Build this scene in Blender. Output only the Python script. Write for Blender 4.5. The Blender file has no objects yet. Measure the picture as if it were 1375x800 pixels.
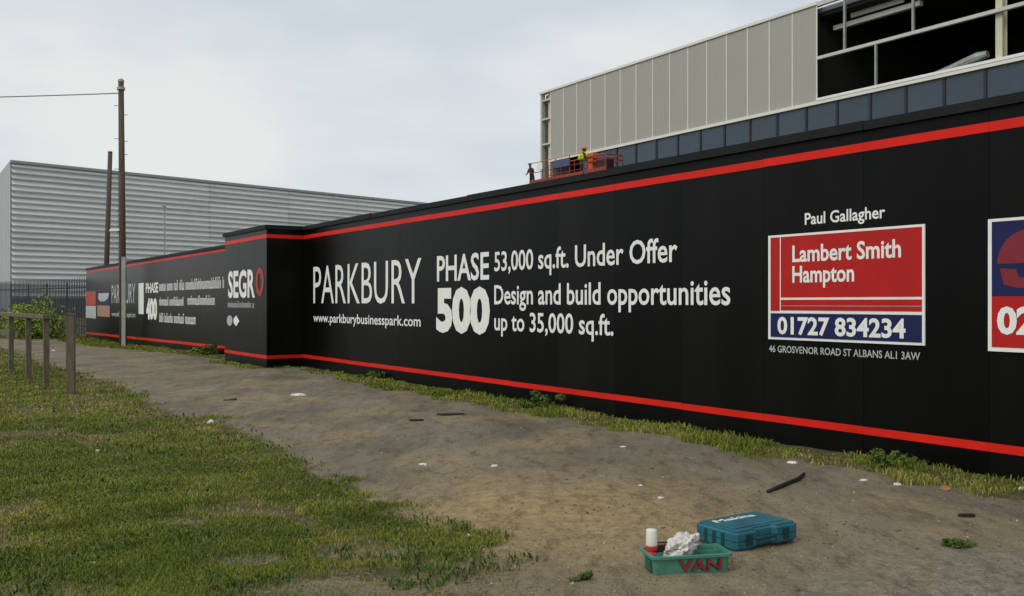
import bpy, bmesh, math, random
import numpy as np
from mathutils import Vector, Matrix, noise as mnoise
random.seed(7); rng = np.random.default_rng(11)
scene = bpy.context.scene
C = scene.collection

# ------------------------------------------------------------------ camera
F = 1250.0; HZ = 406.0; CX = 687.5; H = 1.45
cam_d = bpy.data.cameras.new('camera'); cam = bpy.data.objects.new('camera', cam_d); C.objects.link(cam)
cam_d.sensor_width = 36; cam_d.lens = F / 1375 * 36; cam_d.shift_y = 6 / 1375
cam_d.clip_start = 0.05; cam_d.clip_end = 6000
cam.location = (0, 0, H); cam.rotation_euler = (math.radians(90), 0, 0)
scene.camera = cam
scene.view_settings.view_transform = 'Standard'; scene.view_settings.look = 'None'
scene.view_settings.gamma = 1; scene.view_settings.exposure = 0
scene.cycles.max_bounces = 6

# ------------------------------------------------------------------ overcast sky + soft sun
SUN_EL, SUN_AZ = math.radians(40), math.radians(225)
w = bpy.data.worlds.new('World'); scene.world = w; w.use_nodes = True
nt = w.node_tree; nt.nodes.clear()
def N(t, **k):
    n = nt.nodes.new(t)
    for a, b in k.items(): setattr(n, a, b)
    return n
out = N('ShaderNodeOutputWorld'); bg = N('ShaderNodeBackground'); bg.inputs['Strength'].default_value = 0.1
sky = N('ShaderNodeTexSky', sky_type='NISHITA'); sky.sun_disc = False
sky.sun_elevation = SUN_EL; sky.sun_rotation = SUN_AZ
tc = N('ShaderNodeTexCoord'); mp = N('ShaderNodeMapping'); mp.inputs['Scale'].default_value = (1.0, 1.0, 2.6)
mp.inputs['Location'].default_value = (0.35, 0.2, 0.1)
no = N('ShaderNodeTexNoise'); no.inputs['Scale'].default_value = 2.9; no.inputs['Detail'].default_value = 5
no.inputs['Roughness'].default_value = 0.45
rp = N('ShaderNodeValToRGB'); e = rp.color_ramp.elements
e[0].position = 0.40; e[0].color = (0.64, 0.69, 0.76, 1)
e[1].position = 0.62; e[1].color = (0.82, 0.845, 0.83, 1)
m_ = rp.color_ramp.elements.new(0.5); m_.color = (0.72, 0.765, 0.79, 1)
sc10 = N('ShaderNodeVectorMath', operation='SCALE'); sc10.inputs['Scale'].default_value = 10.0
mx = N('ShaderNodeMix', data_type='RGBA'); mx.inputs[0].default_value = 0.93
nt.links.new(tc.outputs['Generated'], mp.inputs['Vector']); nt.links.new(mp.outputs[0], no.inputs['Vector'])
nt.links.new(no.outputs['Fac'], rp.inputs[0]); nt.links.new(rp.outputs[0], sc10.inputs[0])
nt.links.new(sky.outputs[0], mx.inputs[6]); nt.links.new(sc10.outputs[0], mx.inputs[7])
nt.links.new(mx.outputs[2], bg.inputs['Color']); nt.links.new(bg.outputs[0], out.inputs['Surface'])
sd = bpy.data.lights.new('sun', 'SUN'); sd.energy = 1.35; sd.angle = math.radians(30); sd.color = (1, .96, .89)
so = bpy.data.objects.new('sun', sd); C.objects.link(so)
# sun_rotation turns clockwise from +Y seen from above
sdir = Vector((math.sin(SUN_AZ) * math.cos(SUN_EL), math.cos(SUN_AZ) * math.cos(SUN_EL), math.sin(SUN_EL)))
so.rotation_euler = sdir.to_track_quat('Z', 'Y').to_euler(); so.location = (0, -20, 40)

# ------------------------------------------------------------------ frames: the hoarding line
TH = math.atan(822.5 / F)
Dv = Vector((-math.sin(TH), math.cos(TH), 0)); Nv = Vector((math.cos(TH), math.sin(TH), 0))
D0 = 7.62
ROT = TH - math.pi / 2                     # local x runs towards the viewer's right, local y into the site
def sz(px, py, d=D0):                      # where a sight line meets the vertical plane at distance d
    u = (px - CX) / F
    Y = d / (u * math.cos(TH) + math.sin(TH))
    return Y * (-u * math.sin(TH) + math.cos(TH)), H - (py - HZ) / F * Y
def S(px, d=D0): return sz(px, HZ, d)[0]
def zr(r, d=D0): return H + r * F / math.cos(TH) * d / F   # height of a level line, r = rise per pixel from its vanishing point
def wpt(s, off=0, z=0, d=D0): v = Nv * (d - off) + Dv * s; return Vector((v.x, v.y, z))
def sm(a, b, x):
    t = np.clip((x - a) / (b - a), 0, 1); return t * t * (3 - 2 * t)
def gz(x, y):
    x = np.asarray(x, float); y = np.asarray(y, float)
    s = x * Dv.x + y * Dv.y; r = np.hypot(x, y)
    z = -0.24 * sm(22, 44, s)
    amp = 0.012 * (1 - sm(10, 40, r))
    z = z + amp * (np.sin(x * 2.3 + 1.3 * np.sin(y * 1.1)) + np.sin(y * 1.9 + 1.1 * np.sin(x * 1.7))) * 0.6
    z = z + amp * .35 * (np.sin(x * 9.1 + 2 * np.sin(y * 3.7)) + np.sin(y * 7.7 + 2 * np.sin(x * 4.1)))
    return z
def G(px, py):                             # ground point seen at a pixel
    Y = F * H / (py - HZ)
    for _ in range(8):
        z = float(gz((px - CX) / F * Y, Y)); Y = F * (H - z) / (py - HZ)
    x = (px - CX) / F * Y
    return Vector((x, Y, float(gz(x, Y))))

# ------------------------------------------------------------------ materials
def mat(name, col, rough=.7, metal=0, var=0, vscale=3, bump=0, bscale=40, vec=None, col2=None, spec=.5, objvar=0, trans=0):
    m = bpy.data.materials.new(name); m.use_nodes = True; t = m.node_tree; b = t.nodes['Principled BSDF']
    b.inputs['Roughness'].default_value = rough; b.inputs['Metallic'].default_value = metal
    b.inputs['Specular IOR Level'].default_value = spec
    b.inputs['Base Color'].default_value = (*col, 1)
    if trans: b.inputs['Transmission Weight'].default_value = trans
    tcn = t.nodes.new('ShaderNodeTexCoord'); mpn = t.nodes.new('ShaderNodeMapping')
    if vec: mpn.inputs['Scale'].default_value = vec
    t.links.new(tcn.outputs['Object'], mpn.inputs[0]); last = None
    if var or col2:
        n = t.nodes.new('ShaderNodeTexNoise'); n.inputs['Scale'].default_value = vscale; n.inputs['Detail'].default_value = 6
        n.inputs['Roughness'].default_value = .6
        t.links.new(mpn.outputs[0], n.inputs['Vector'])
        r = t.nodes.new('ShaderNodeValToRGB'); r.color_ramp.elements[0].position = .3; r.color_ramp.elements[1].position = .7
        a = col2 if col2 else tuple(c * (1 - var) for c in col); b2 = col if col2 else tuple(min(1, c * (1 + var)) for c in col)
        r.color_ramp.elements[0].color = (*a, 1); r.color_ramp.elements[1].color = (*b2, 1)
        t.links.new(n.outputs['Fac'], r.inputs[0]); last = r.outputs[0]
    if objvar:
        oi = t.nodes.new('ShaderNodeObjectInfo'); hs = t.nodes.new('ShaderNodeHueSaturation')
        mr = t.nodes.new('ShaderNodeMapRange'); mr.inputs[3].default_value = 1 - objvar; mr.inputs[4].default_value = 1 + objvar
        t.links.new(oi.outputs['Random'], mr.inputs[0]); t.links.new(mr.outputs[0], hs.inputs['Value'])
        if last: t.links.new(last, hs.inputs['Color'])
        else: hs.inputs['Color'].default_value = (*col, 1)
        last = hs.outputs[0]
    if last: t.links.new(last, b.inputs['Base Color'])
    if bump:
        n = t.nodes.new('ShaderNodeTexNoise'); n.inputs['Scale'].default_value = bscale; n.inputs['Detail'].default_value = 5
        t.links.new(mpn.outputs[0], n.inputs['Vector'])
        bp = t.nodes.new('ShaderNodeBump'); bp.inputs['Strength'].default_value = bump; bp.inputs['Distance'].default_value = .02
        t.links.new(n.outputs['Fac'], bp.inputs['Height']); t.links.new(bp.outputs[0], b.inputs['Normal'])
    return m
M = dict(
 black=mat('hoarding_black', (.0036, .0038, .0030), .33, var=.5, vscale=1.1, vec=(1.6, 1, .22), bump=.08, bscale=2.2, objvar=.45, spec=.13),
 cap=mat('coping_black', (.010, .0115, .0105), .6, var=.3, spec=.2),
 red=mat('stripe_red', (.66, .016, .007), .45, var=.14, vscale=1.5, spec=.2, objvar=.07),
 white=mat('vinyl_white', (.82, .83, .78), .5, var=.05, vscale=4, spec=.3),
 dimwhite=mat('faded_vinyl_white', (.42, .46, .43), .6, var=.2, vscale=6, spec=.3),
 signred=mat('sign_red', (.44, .010, .008), .5, var=.1, spec=.3),
 navy=mat('sign_navy', (.008, .013, .075), .5, var=.1, spec=.3),
 orange=mat('sign_orange', (.40, .06, .025), .5, var=.2, spec=.3),
 clad=mat('cladding_beige', (.37, .365, .32), .55, var=.03, vscale=.7, objvar=.025, spec=.3),
 seam=mat('seam_pale', (.74, .73, .67), .5, spec=.3),
 glass=mat('dark_blue_glazing', (.035, .055, .08), .18, var=.1, objvar=.12, spec=.55),
 mull=mat('mullion_dark', (.01, .014, .018), .4),
 steelw=mat('pale_steel', (.55, .56, .50), .5, var=.08),
 cream=mat('cream_steel', (.58, .56, .40), .55, var=.08),
 dark=mat('interior_shade_black', (.012, .011, .009), .9, var=.3),  # near-black colour carries the gloom inside the open bay
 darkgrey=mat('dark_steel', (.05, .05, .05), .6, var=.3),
 wh_face=mat('grey_metal_cladding', (.62, .65, .64), .5, metal=0, var=.10, vscale=.5, vec=(.3, 1, 6), objvar=.10),
 wh_trim=mat('grey_roof_trim', (.30, .31, .31), .5),
 wh_end=mat('end_cladding', (.38, .42, .41), .6, var=.06, vscale=.3),
 wh_low=mat('dark_blue_plinth', (.03, .045, .065), .5, var=.3),
 wood=mat('weathered_wood', (.125, .11, .072), .85, var=.35, vscale=6, vec=(4, 4, .6), bump=.5, bscale=12),
 polew=mat('creosoted_wood', (.085, .06, .042), .85, var=.4, vscale=5, vec=(5, 5, .3), bump=.5, bscale=8),
 galv=mat('galvanised_steel', (.30, .33, .29), .5, metal=.3, var=.2, vscale=4),
 fence=mat('fence_blue_grey', (.028, .036, .045), .5, var=.3, vscale=4, objvar=.2),
 wire=mat('cable_grey', (.26, .26, .23), .6),
 tray=mat('green_plastic', (.075, .25, .185), .42, var=.18, vscale=9, col2=(.050, .185, .14), bump=.08, bscale=25),
 traydk=mat('green_plastic_shade', (.02, .09, .065), .6, var=.2),  # darker green, shade of the end hollow put into the colour
 case=mat('teal_plastic', (.013, .12, .155), .4, var=.25, vscale=7, bump=.1, bscale=30),
 casedk=mat('dark_teal_plastic', (.006, .035, .05), .45, var=.3),
 letter=mat('letter_red_paint', (.30, .022, .018), .55, var=.3, vscale=20),
 letterdk=mat('letter_dark_outline', (.02, .01, .012), .6),
 bag=mat('white_plastic_bag', (.66, .63, .58), .35, var=.12, vscale=14),
 cup=mat('white_plastic', (.72, .69, .62), .45, var=.05),
 redplastic=mat('red_plastic', (.55, .02, .015), .4),
 maroon=mat('maroon_plastic', (.05, .008, .01), .5, var=.3),
 rubber=mat('black_rubber', (.010, .010, .009), .6, var=.3),
 paper=mat('litter_paper', (.66, .64, .58), .7, var=.1, vscale=20),
 card=mat('brown_card', (.32, .14, .07), .8, var=.3, vscale=20),
 hivis=mat('hi_vis_yellow', (.55, .80, .03), .7),
 hiorange=mat('lift_orange', (.62, .12, .02), .5, var=.2),
 liftred=mat('lift_red', (.28, .025, .015), .5, var=.3, vscale=5),
 liftblue=mat('lift_blue', (.05, .07, .16), .5),
 skin=mat('skin', (.42, .24, .17), .6), cloth=mat('dark_clothing', (.018, .020, .026), .85, var=.3, vscale=8),
 yellow=mat('bin_yellow', (.65, .55, .05), .5), pebble=mat('pebble', (.21, .18, .125), .9, var=.65, vscale=23),
 flint=mat('pale_flint', (.40, .34, .25), .85, var=.5, vscale=11),
)

# ------------------------------------------------------------------ mesh helpers
class MB:
    def __init__(s): s.v = []; s.f = []
    def box(s, a, b):
        x0, y0, z0 = a; x1, y1, z1 = b; k = len(s.v)
        s.v += [(x0,y0,z0),(x1,y0,z0),(x1,y1,z0),(x0,y1,z0),(x0,y0,z1),(x1,y0,z1),(x1,y1,z1),(x0,y1,z1)]
        s.f += [tuple(k+i for i in q) for q in ((0,3,2,1),(4,5,6,7),(0,1,5,4),(1,2,6,5),(2,3,7,6),(3,0,4,7))]; return s
    def tube(s, pts, r, n=8, cap=True):
        pts = [Vector(p) for p in pts]; rs = r if isinstance(r, (list, tuple)) else [r] * len(pts); k0 = len(s.v)
        for i, p in enumerate(pts):
            t = (pts[min(i+1, len(pts)-1)] - pts[max(i-1, 0)]).normalized()
            a = t.orthogonal().normalized() if abs(t.z) < .9 else (Vector((1,0,0)) - t * t.x).normalized()
            if abs(t.z) < .9: a = t.cross(Vector((0,0,1))).normalized()
            b = t.cross(a)
            for j in range(n):
                q = 2*math.pi*j/n; c = p + (a*math.cos(q) + b*math.sin(q)) * rs[i]; s.v.append(tuple(c))
        for i in range(len(pts)-1):
            for j in range(n):
                A = k0+i*n+j; B = k0+i*n+(j+1)%n; s.f.append((A, B, B+n, A+n))
        if cap: s.f.append(tuple(k0+j for j in range(n))[::-1]); s.f.append(tuple(k0+(len(pts)-1)*n+j for j in range(n)))
        return s
    def prism(s, poly, a, b, axis='y'):    # poly in the plane, extruded a..b along axis
        k = len(s.v); n = len(poly)
        for t in (a, b):
            for (p, q) in poly: s.v.append({'y': (p, t, q), 'x': (t, p, q), 'z': (p, q, t)}[axis])
        s.f += [tuple(range(k, k+n)), tuple(range(k+2*n-1, k+n-1, -1))]
        s.f += [(k+i, k+(i+1)%n, k+n+(i+1)%n, k+n+i)[::-1] for i in range(n)]; return s
    def mesh(s, name, smooth=False, bevel=0):
        me = bpy.data.meshes.new(name); me.from_pydata(s.v, [], s.f)
        bm = bmesh.new(); bm.from_mesh(me)
        bmesh.ops.recalc_face_normals(bm, faces=bm.faces)
        if bevel: bmesh.ops.bevel(bm, geom=bm.edges[:], offset=bevel, segments=2, affect='EDGES', clamp_overlap=True)
        bm.to_mesh(me); bm.free()
        if smooth:
            for p in me.polygons: p.use_smooth = True
        return me
def obj(name, me, m=None, parent=None, loc=None, rz=None):
    if isinstance(me, MB): me = me.mesh(name)
    o = bpy.data.objects.new(name, me); C.objects.link(o)
    if m is not None and not me.materials: me.materials.append(M[m] if isinstance(m, str) else m)
    if parent: o.parent = parent
    if loc is not None: o.location = loc
    if rz is not None: o.rotation_euler.z = rz
    return o
def tag(o, label=None, cat=None, group=None, kind=None):
    if label: o['label'] = label
    if cat: o['category'] = cat
    if group: o['group'] = group
    if kind: o['kind'] = kind
    return o
def thing(name, label, cat, loc=(0,0,0), rz=0, group=None):
    o = bpy.data.objects.new(name, None); C.objects.link(o); o.location = loc; o.rotation_euler.z = rz
    o.empty_display_size = .2
    return tag(o, label, cat, group)
def words_of(me, nw):
    # islands of the print, gathered into words
    xs = sorted({round(v.co.x, 6) for v in me.vertices}); iv = sorted((min(me.vertices[i].co.x for i in p.vertices), max(me.vertices[i].co.x for i in p.vertices)) for p in me.polygons)
    gaps = []; hi = iv[0][1]
    for a, b in iv[1:]:
        if a > hi: gaps.append((a-hi, (a+hi)/2))
        hi = max(hi, b)
    cuts = sorted(c for _, c in sorted(gaps)[::-1][:nw-1]); out = [MB() for _ in range(nw)]; maps = [{} for _ in range(nw)]
    for p in me.polygons:
        c = me.vertices[p.vertices[0]].co.x; k = sum(c > q for q in cuts); f = []
        for i in p.vertices:
            if i not in maps[k]: maps[k][i] = len(out[k].v); out[k].v.append(tuple(me.vertices[i].co))
            f.append(maps[k][i])
        out[k].f.append(tuple(f))
    r = []
    for o_ in out:
        m2 = bpy.data.meshes.new('lettering'); m2.from_pydata(o_.v, [], o_.f); r.append(m2)
    return r
def text_mesh(body, x0, x1, z0, z1, bold=0.0, y=-.004, cap='H', space=1.0):
    cu = bpy.data.curves.new('text', 'FONT'); cu.offset = bold; cu.resolution_u = 3; cu.space_character = space
    o = bpy.data.objects.new('text', cu); C.objects.link(o)
    def grab(tx):
        cu.body = tx; dg = bpy.context.evaluated_depsgraph_get(); dg.update()
        me = bpy.data.meshes.new_from_object(o.evaluated_get(dg)); return me
    mh = grab(cap); ch = max(v.co.y for v in mh.vertices); bpy.data.meshes.remove(mh)
    me = grab(body); xs = [v.co.x for v in me.vertices]; a, b = min(xs), max(xs)
    for v in me.vertices:
        p = v.co.copy(); v.co = (x0 + (p.x - a) / (b - a) * (x1 - x0), y, z0 + p.y / ch * (z1 - z0))
    C.objects.unlink(o); bpy.data.objects.remove(o); me.materials.clear(); me.name = 'lettering'
    return me

# ------------------------------------------------------------------ ground and path (one relief, split into two objects)
edge_px = [(720,900),(655,830),(660,790),(700,752),(655,722),(600,700),(545,680),(470,655),(400,618),(330,580),(215,545),(150,515),(110,501),(70,494),(40,479),(0,465),(-120,456)]
edge_w = [G(*p) for p in edge_px]; E2 = np.array([(p.x, p.y) for p in edge_w])
E2 = np.vstack([[1.0, 0.2], E2, [-45, 44]])
def verge_w(s):
    return 0.80 - .42*sm(15.5, 17.5, s)*(1-sm(23, 24, s)) + .55*sm(20.0, 20.2, s)*(1-sm(23.3, 23.6, s))*1.5 + .9*sm(24, 44, s)
def pathness(x, y):                        # metres inside the path (positive) or on the grass (negative)
    s = x*Dv.x + y*Dv.y; wv = D0 - (x*Nv.x + y*Nv.y)
    wob = .10*np.sin(s*3.1+1)+.07*np.sin(s*7.3)+.05*np.sin(s*13+x*2)
    a = wv - verge_w(s) - wob
    best = np.full(x.shape, 1e9); sign = np.ones(x.shape)
    for i in range(len(E2)-1):
        p, q = E2[i], E2[i+1]; d = q-p; L = d@d
        t = np.clip(((x-p[0])*d[0]+(y-p[1])*d[1])/L, 0, 1)
        dx = x-(p[0]+t*d[0]); dy = y-(p[1]+t*d[1]); dist = np.hypot(dx, dy)
        side = np.sign((x-p[0])*d[1]-(y-p[1])*d[0])   # right of the edge (seen going away) = path
        m = dist < best; best = np.where(m, dist, best); sign = np.where(m, side, sign)
    b = best*sign + .07*np.sin(x*4.3+y*1.7)+.06*np.sin(y*6.1-x*2.3)+.03*np.sin(x*17+y*11)
    far = 46.5 - y                          # the path bends away left in front of the fence
    return np.minimum(np.minimum(a, b), far)
# radial-ish grid: rows in depth, columns in bearing, reaching behind the viewer with coarse cells
ys = np.concatenate([[-400, -60, -12, -3, 1.2], np.geomspace(2.6, 60, 300), np.geomspace(70, 3000, 14)])
us = np.concatenate([[-60, -20, -8, -3, -1.6, -.95], np.linspace(-.66, .66, 330), [.95, 1.6, 3, 8, 20, 60]])
yy, uu = np.meshgrid(ys, us, indexing='ij'); xx = uu * np.maximum(np.abs(yy), 2.6)
bare_spots = [(500,742,.20),(335,752,.16),(470,797,.40),(610,785,.28),(20,800,.28),(665,760,.25),(560,690,.16),(250,700,.12)]
xx = np.where(np.abs(xx) > 3000, np.sign(xx)*3000, xx)
zz = gz(xx, yy); pp = pathness(xx, yy)
nr, nc = yy.shape; verts = np.stack([xx, yy, zz], -1).reshape(-1, 3)
idx = np.arange(nr*nc).reshape(nr, nc)
quads = np.stack([idx[:-1,:-1], idx[:-1,1:], idx[1:,1:], idx[1:,:-1]], -1).reshape(-1, 4)
qp = pp.reshape(-1)[quads].mean(1)
gm = bpy.data.materials.new('ground_soil_and_grass'); gm.use_nodes = True
def build_ground(gm):
    t = gm.node_tree; b = t.nodes['Principled BSDF']; b.inputs['Roughness'].default_value = .92; b.inputs['Specular IOR Level'].default_value = .2
    L = t.links.new
    def nd(ty, **k):
        n = t.nodes.new(ty)
        for a, c in k.items(): setattr(n, a, c)
        return n
    geo = nd('ShaderNodeNewGeometry'); at = nd('ShaderNodeAttribute', attribute_name='pathness')
    def noise(scale, detail=5, rough=.6, vec=None):
        n = nd('ShaderNodeTexNoise'); n.inputs['Scale'].default_value = scale; n.inputs['Detail'].default_value = detail; n.inputs['Roughness'].default_value = rough
        if vec:
            mpp = nd('ShaderNodeMapping'); mpp.inputs['Scale'].default_value = vec; mpp.inputs['Rotation'].default_value = (0,0,-TH); L(geo.outputs['Position'], mpp.inputs[0]); L(mpp.outputs[0], n.inputs['Vector'])
        else: L(geo.outputs['Position'], n.inputs['Vector'])
        return n.outputs['Fac']
    def ramp(f, stops):
        r = nd('ShaderNodeValToRGB'); el = r.color_ramp.elements
        el[0].position, el[1].position = stops[0][0], stops[-1][0]; el[0].color = (*stops[0][1], 1); el[1].color = (*stops[-1][1], 1)
        for p, c in stops[1:-1]: q = el.new(p); q.color = (*c, 1)
        L(f, r.inputs[0]); return r.outputs[0]
    def mix(f, a, c):
        m = nd('ShaderNodeMix', data_type='RGBA'); L(f, m.inputs[0]); L(a, m.inputs[6]); L(c, m.inputs[7]); return m.outputs[2]
    def maths(op, a, c):
        m = nd('ShaderNodeMath', operation=op)
        for i, v in enumerate((a, c)):
            if isinstance(v, (int, float)): m.inputs[i].default_value = v
            else: L(v, m.inputs[i])
        return m.outputs[0]
    grey = ramp(noise(1.1, 7, .65, (1, .35, 1)), [(.3, (.125, .108, .074)), (.5, (.195, .170, .122)), (.72, (.265, .236, .176))])
    tan = ramp(noise(9, 6, .7), [(.3, (.20, .142, .062)), (.7, (.46, .345, .175))])
    # the trodden yellowish patch between grass and tool case
    d1 = nd('ShaderNodeVectorMath', operation='DISTANCE'); L(geo.outputs['Position'], d1.inputs[0]); d1.inputs[1].default_value = (.3, 6.4, 0)
    tanf = maths('MULTIPLY', ramp(maths('ADD', maths('MULTIPLY', d1.outputs['Value'], .26), maths('MULTIPLY', noise(1.3, 4), .55)), [(.35, (1,1,1)), (.85, (0,0,0))]), .95)
    tanf2 = maths('MAXIMUM', tanf, maths('MULTIPLY', ramp(noise(.8, 4, .5), [(.50, (0,0,0)), (.62, (1,1,1))]), .45))
    dirt = mix(tanf2, grey, tan)
    d2 = nd('ShaderNodeVectorMath', operation='DISTANCE'); L(geo.outputs['Position'], d2.inputs[0]); d2.inputs[1].default_value = (2.6, 4.2, 0)
    rub = ramp(noise(14, 7, .8), [(.35, (.12, .10, .065)), (.5, (.22, .195, .145)), (.68, (.36, .33, .27))])
    dirt = mix(ramp(maths('ADD', maths('MULTIPLY', d2.outputs['Value'], .30), maths('MULTIPLY', noise(2.2, 5), .5)), [(.45, (.85,.85,.85)), (.80, (0,0,0))]), dirt, rub)
    speck = ramp(noise(70, 6, .8), [(.34, (.35,.34,.32)), (.48, (1,1,1)), (.68, (1.12,1.1,1.06)), (.78, (1.5,1.45,1.3))])
    mul = nd('ShaderNodeMix', data_type='RGBA', blend_type='MULTIPLY'); mul.inputs[0].default_value = .8; L(dirt, mul.inputs[6]); L(speck, mul.inputs[7])
    blot = ramp(noise(3.4, 8, .78, (1.8, .6, 1)), [(.34, (.45,.42,.38)), (.5, (1,1,1)), (.7, (1.15,1.13,1.1))])
    mul2 = nd('ShaderNodeMix', data_type='RGBA', blend_type='MULTIPLY'); mul2.inputs[0].default_value = .85; L(mul.outputs[2], mul2.inputs[6]); L(blot, mul2.inputs[7])
    soil = ramp(noise(6, 6, .7), [(.3, (.050, .045, .020)), (.5, (.090, .078, .032)), (.72, (.19, .15, .08))])
    fac = ramp(maths('ADD', maths('MULTIPLY', at.outputs['Fac'], 2.2), maths('ADD', noise(7, 5, .7), noise(26, 3, .7))), [(.86, (0,0,0)), (1.0, (1,1,1))])
    colr = mix(fac, soil, mul2.outputs[2]); L(colr, b.inputs['Base Color'])
    bp = nd('ShaderNodeBump'); bp.inputs['Strength'].default_value = .75; bp.inputs['Distance'].default_value = .03
    L(maths('ADD', maths('ADD', noise(5, 6, .7), maths('MULTIPLY', noise(40, 4, .7), .25)), maths('MULTIPLY', noise(140, 3, .7), .2)), bp.inputs['Height']); L(bp.outputs[0], b.inputs['Normal'])
build_ground(gm)
def ground_obj(name, sel):
    q = quads[sel]; u, inv = np.unique(q, return_inverse=True); q = inv.reshape(-1, 4)
    me = bpy.data.meshes.new(name); v = verts[u]
    me.vertices.add(len(v)); me.vertices.foreach_set('co', v.astype(np.float32).ravel())
    me.loops.add(q.size); me.loops.foreach_set('vertex_index', q.astype(np.int32).ravel())
    me.polygons.add(len(q)); me.polygons.foreach_set('loop_start', np.arange(0, q.size, 4, dtype=np.int32)); me.polygons.foreach_set('loop_total', np.full(len(q), 4, np.int32))
    me.update(calc_edges=True); me.shade_smooth()
    a = me.attributes.new('pathness', 'FLOAT', 'POINT'); bb = np.full(len(u), -1.0)
    for (bx, by, br_) in bare_spots:
        g = G(bx, by); bb = np.maximum(bb, .12-np.hypot((v[:,0]-g.x)/1.7, v[:,1]-g.y)/br_*.25)
    a.data.foreach_set('value', np.clip(np.maximum(pp.reshape(-1)[u], bb), -1, 1).astype(np.float32))
    o = obj(name, me, gm); return tag(o, kind='structure')
qy = verts[quads].mean(1)
sel = (qp > 0) & (qy[:, 1] > 1.5) & (qy[:, 1] < 50) & (qy[:, 0] > -45)
tag(ground_obj('ground', ~sel), 'rough grassy ground reaching to the horizon')
tag(ground_obj('dirt_path', sel), 'worn grey brown dirt path beside the black hoarding')

# ------------------------------------------------------------------ grass and weeds
def noise2(x, y, sc):
    return np.array([mnoise.noise(Vector((a*sc, b*sc, 0))) for a, b in zip(x, y)])
def fast_noise(x, y, sc, seed=0):
    r = np.random.default_rng(seed); g = r.random((256, 256)); X = x*sc + 900; Yv = y*sc + 900
    ix = np.floor(X).astype(int); iy = np.floor(Yv).astype(int); fx = X-ix; fy = Yv-iy
    fx = fx*fx*(3-2*fx); fy = fy*fy*(3-2*fy); a = g[ix%256, iy%256]; b = g[(ix+1)%256, iy%256]; c = g[ix%256, (iy+1)%256]; d = g[(ix+1)%256, (iy+1)%256]
    return (a*(1-fx)+b*fx)*(1-fy)+(c*(1-fx)+d*fx)*fy
def leaf_mat(name, c0, c1, c2, attr=True):
    m = bpy.data.materials.new(name); m.use_nodes = True; t = m.node_tree; b = t.nodes['Principled BSDF']
    b.inputs['Roughness'].default_value = .7; b.inputs['Specular IOR Level'].default_value = .25
    at = t.nodes.new('ShaderNodeAttribute'); at.attribute_name = 'tint'
    r = t.nodes.new('ShaderNodeValToRGB'); el = r.color_ramp.elements; el[0].color = (*c0, 1); el[1].color = (*c2, 1); q = el.new(.5); q.color = (*c1, 1)
    t.links.new(at.outputs['Fac'], r.inputs[0]); t.links.new(r.outputs[0], b.inputs['Base Color']); return m
M['grass'] = leaf_mat('grass_blade', (.085, .118, .014), (.185, .225, .028), (.38, .32, .10))
M['weed'] = leaf_mat('weed_leaf', (.036, .066, .010), (.075, .125, .018), (.14, .17, .04))
M['bush'] = leaf_mat('bush_leaf', (.12, .16, .03), (.21, .27, .05), (.30, .36, .08))
def blades(name, x, y, z, hgt, wid, tint, m, lean=.55):
    
    n = len(x); az = rng.uniform(0, 2*np.pi, n); la = rng.uniform(0, 2*np.pi, n); lr = rng.uniform(.1, 1, n)*lean
    dx, dy = np.cos(az)*wid/2, np.sin(az)*wid/2; lx, ly = np.cos(la)*lr*hgt, np.sin(la)*lr*hgt
    P = np.empty((n, 5, 3), np.float32)
    P[:,0] = np.stack([x-dx, y-dy, z-.004], -1); P[:,1] = np.stack([x+dx, y+dy, z-.004], -1)
    P[:,2] = np.stack([x+dx*.8+lx*.35, y+dy*.8+ly*.35, z+hgt*.6], -1); P[:,3] = np.stack([x-dx*.8+lx*.35, y-dy*.8+ly*.35, z+hgt*.6], -1)
    P[:,4] = np.stack([x+lx, y+ly, z+hgt*(1-.25*lr)], -1)
    k = np.arange(n)[:,None]*5; lo = np.concatenate([k+[0,1,2,3], k+[3,2,4]], 1)
    me = bpy.data.meshes.new(name); me.vertices.add(n*5); me.vertices.foreach_set('co', P.ravel())
    me.loops.add(n*7); me.loops.foreach_set('vertex_index', lo.astype(np.int32).ravel())
    st = (np.arange(n)[:,None]*7 + [0, 4]).ravel(); me.polygons.add(n*2)
    me.polygons.foreach_set('loop_start', st.astype(np.int32)); me.polygons.foreach_set('loop_total', np.tile([4,3], n).astype(np.int32))
    me.update(calc_edges=True)
    a = me.attributes.new('tint', 'FLOAT', 'POINT'); a.data.foreach_set('value', np.repeat(np.clip(tint,0,1), 5).astype(np.float32))
    return me
def scatter(n, y0, y1, u0, u1, p=1.0):
    q = rng.random(n); y = (y0**(-p) + q*(y1**(-p)-y0**(-p)))**(-1/p); u = rng.uniform(u0, u1, n); return u*y, y
# mown field on the left
x, y = scatter(560000, 3.4, 55, -.62, .10, .9)
pn = pathness(x, y); s_ = x*Dv.x+y*Dv.y; wv = D0-(x*Nv.x+y*Nv.y)
clump = fast_noise(x, y, 1.6, 1)*.5+fast_noise(x, y, 5.5, 2)*.5
bare = fast_noise(x, y, 1.1, 5)*.55+fast_noise(x, y, 3.7, 6)*.45
fine = fast_noise(x, y, 9, 77)
keep = (rng.random(len(x)) < np.clip((-pn+.10+.9*(clump-.5)+.35*(fine-.5))*3.2, 0, 1)**1.3) & (wv > 2.0) & (rng.random(len(x)) < np.clip((.77+.2*(fine-.5)-bare)*6, .14, 1))
for (bx, by, br) in bare_spots:
    g = G(bx, by); d = np.hypot((x-g.x)/1.7, y-g.y); keep &= (d > br*(.6+.8*clump)) | (rng.random(len(x)) < .22)
x, y, clump, bare = x[keep], y[keep], clump[keep], bare[keep]
r = np.hypot(x, y)
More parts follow.
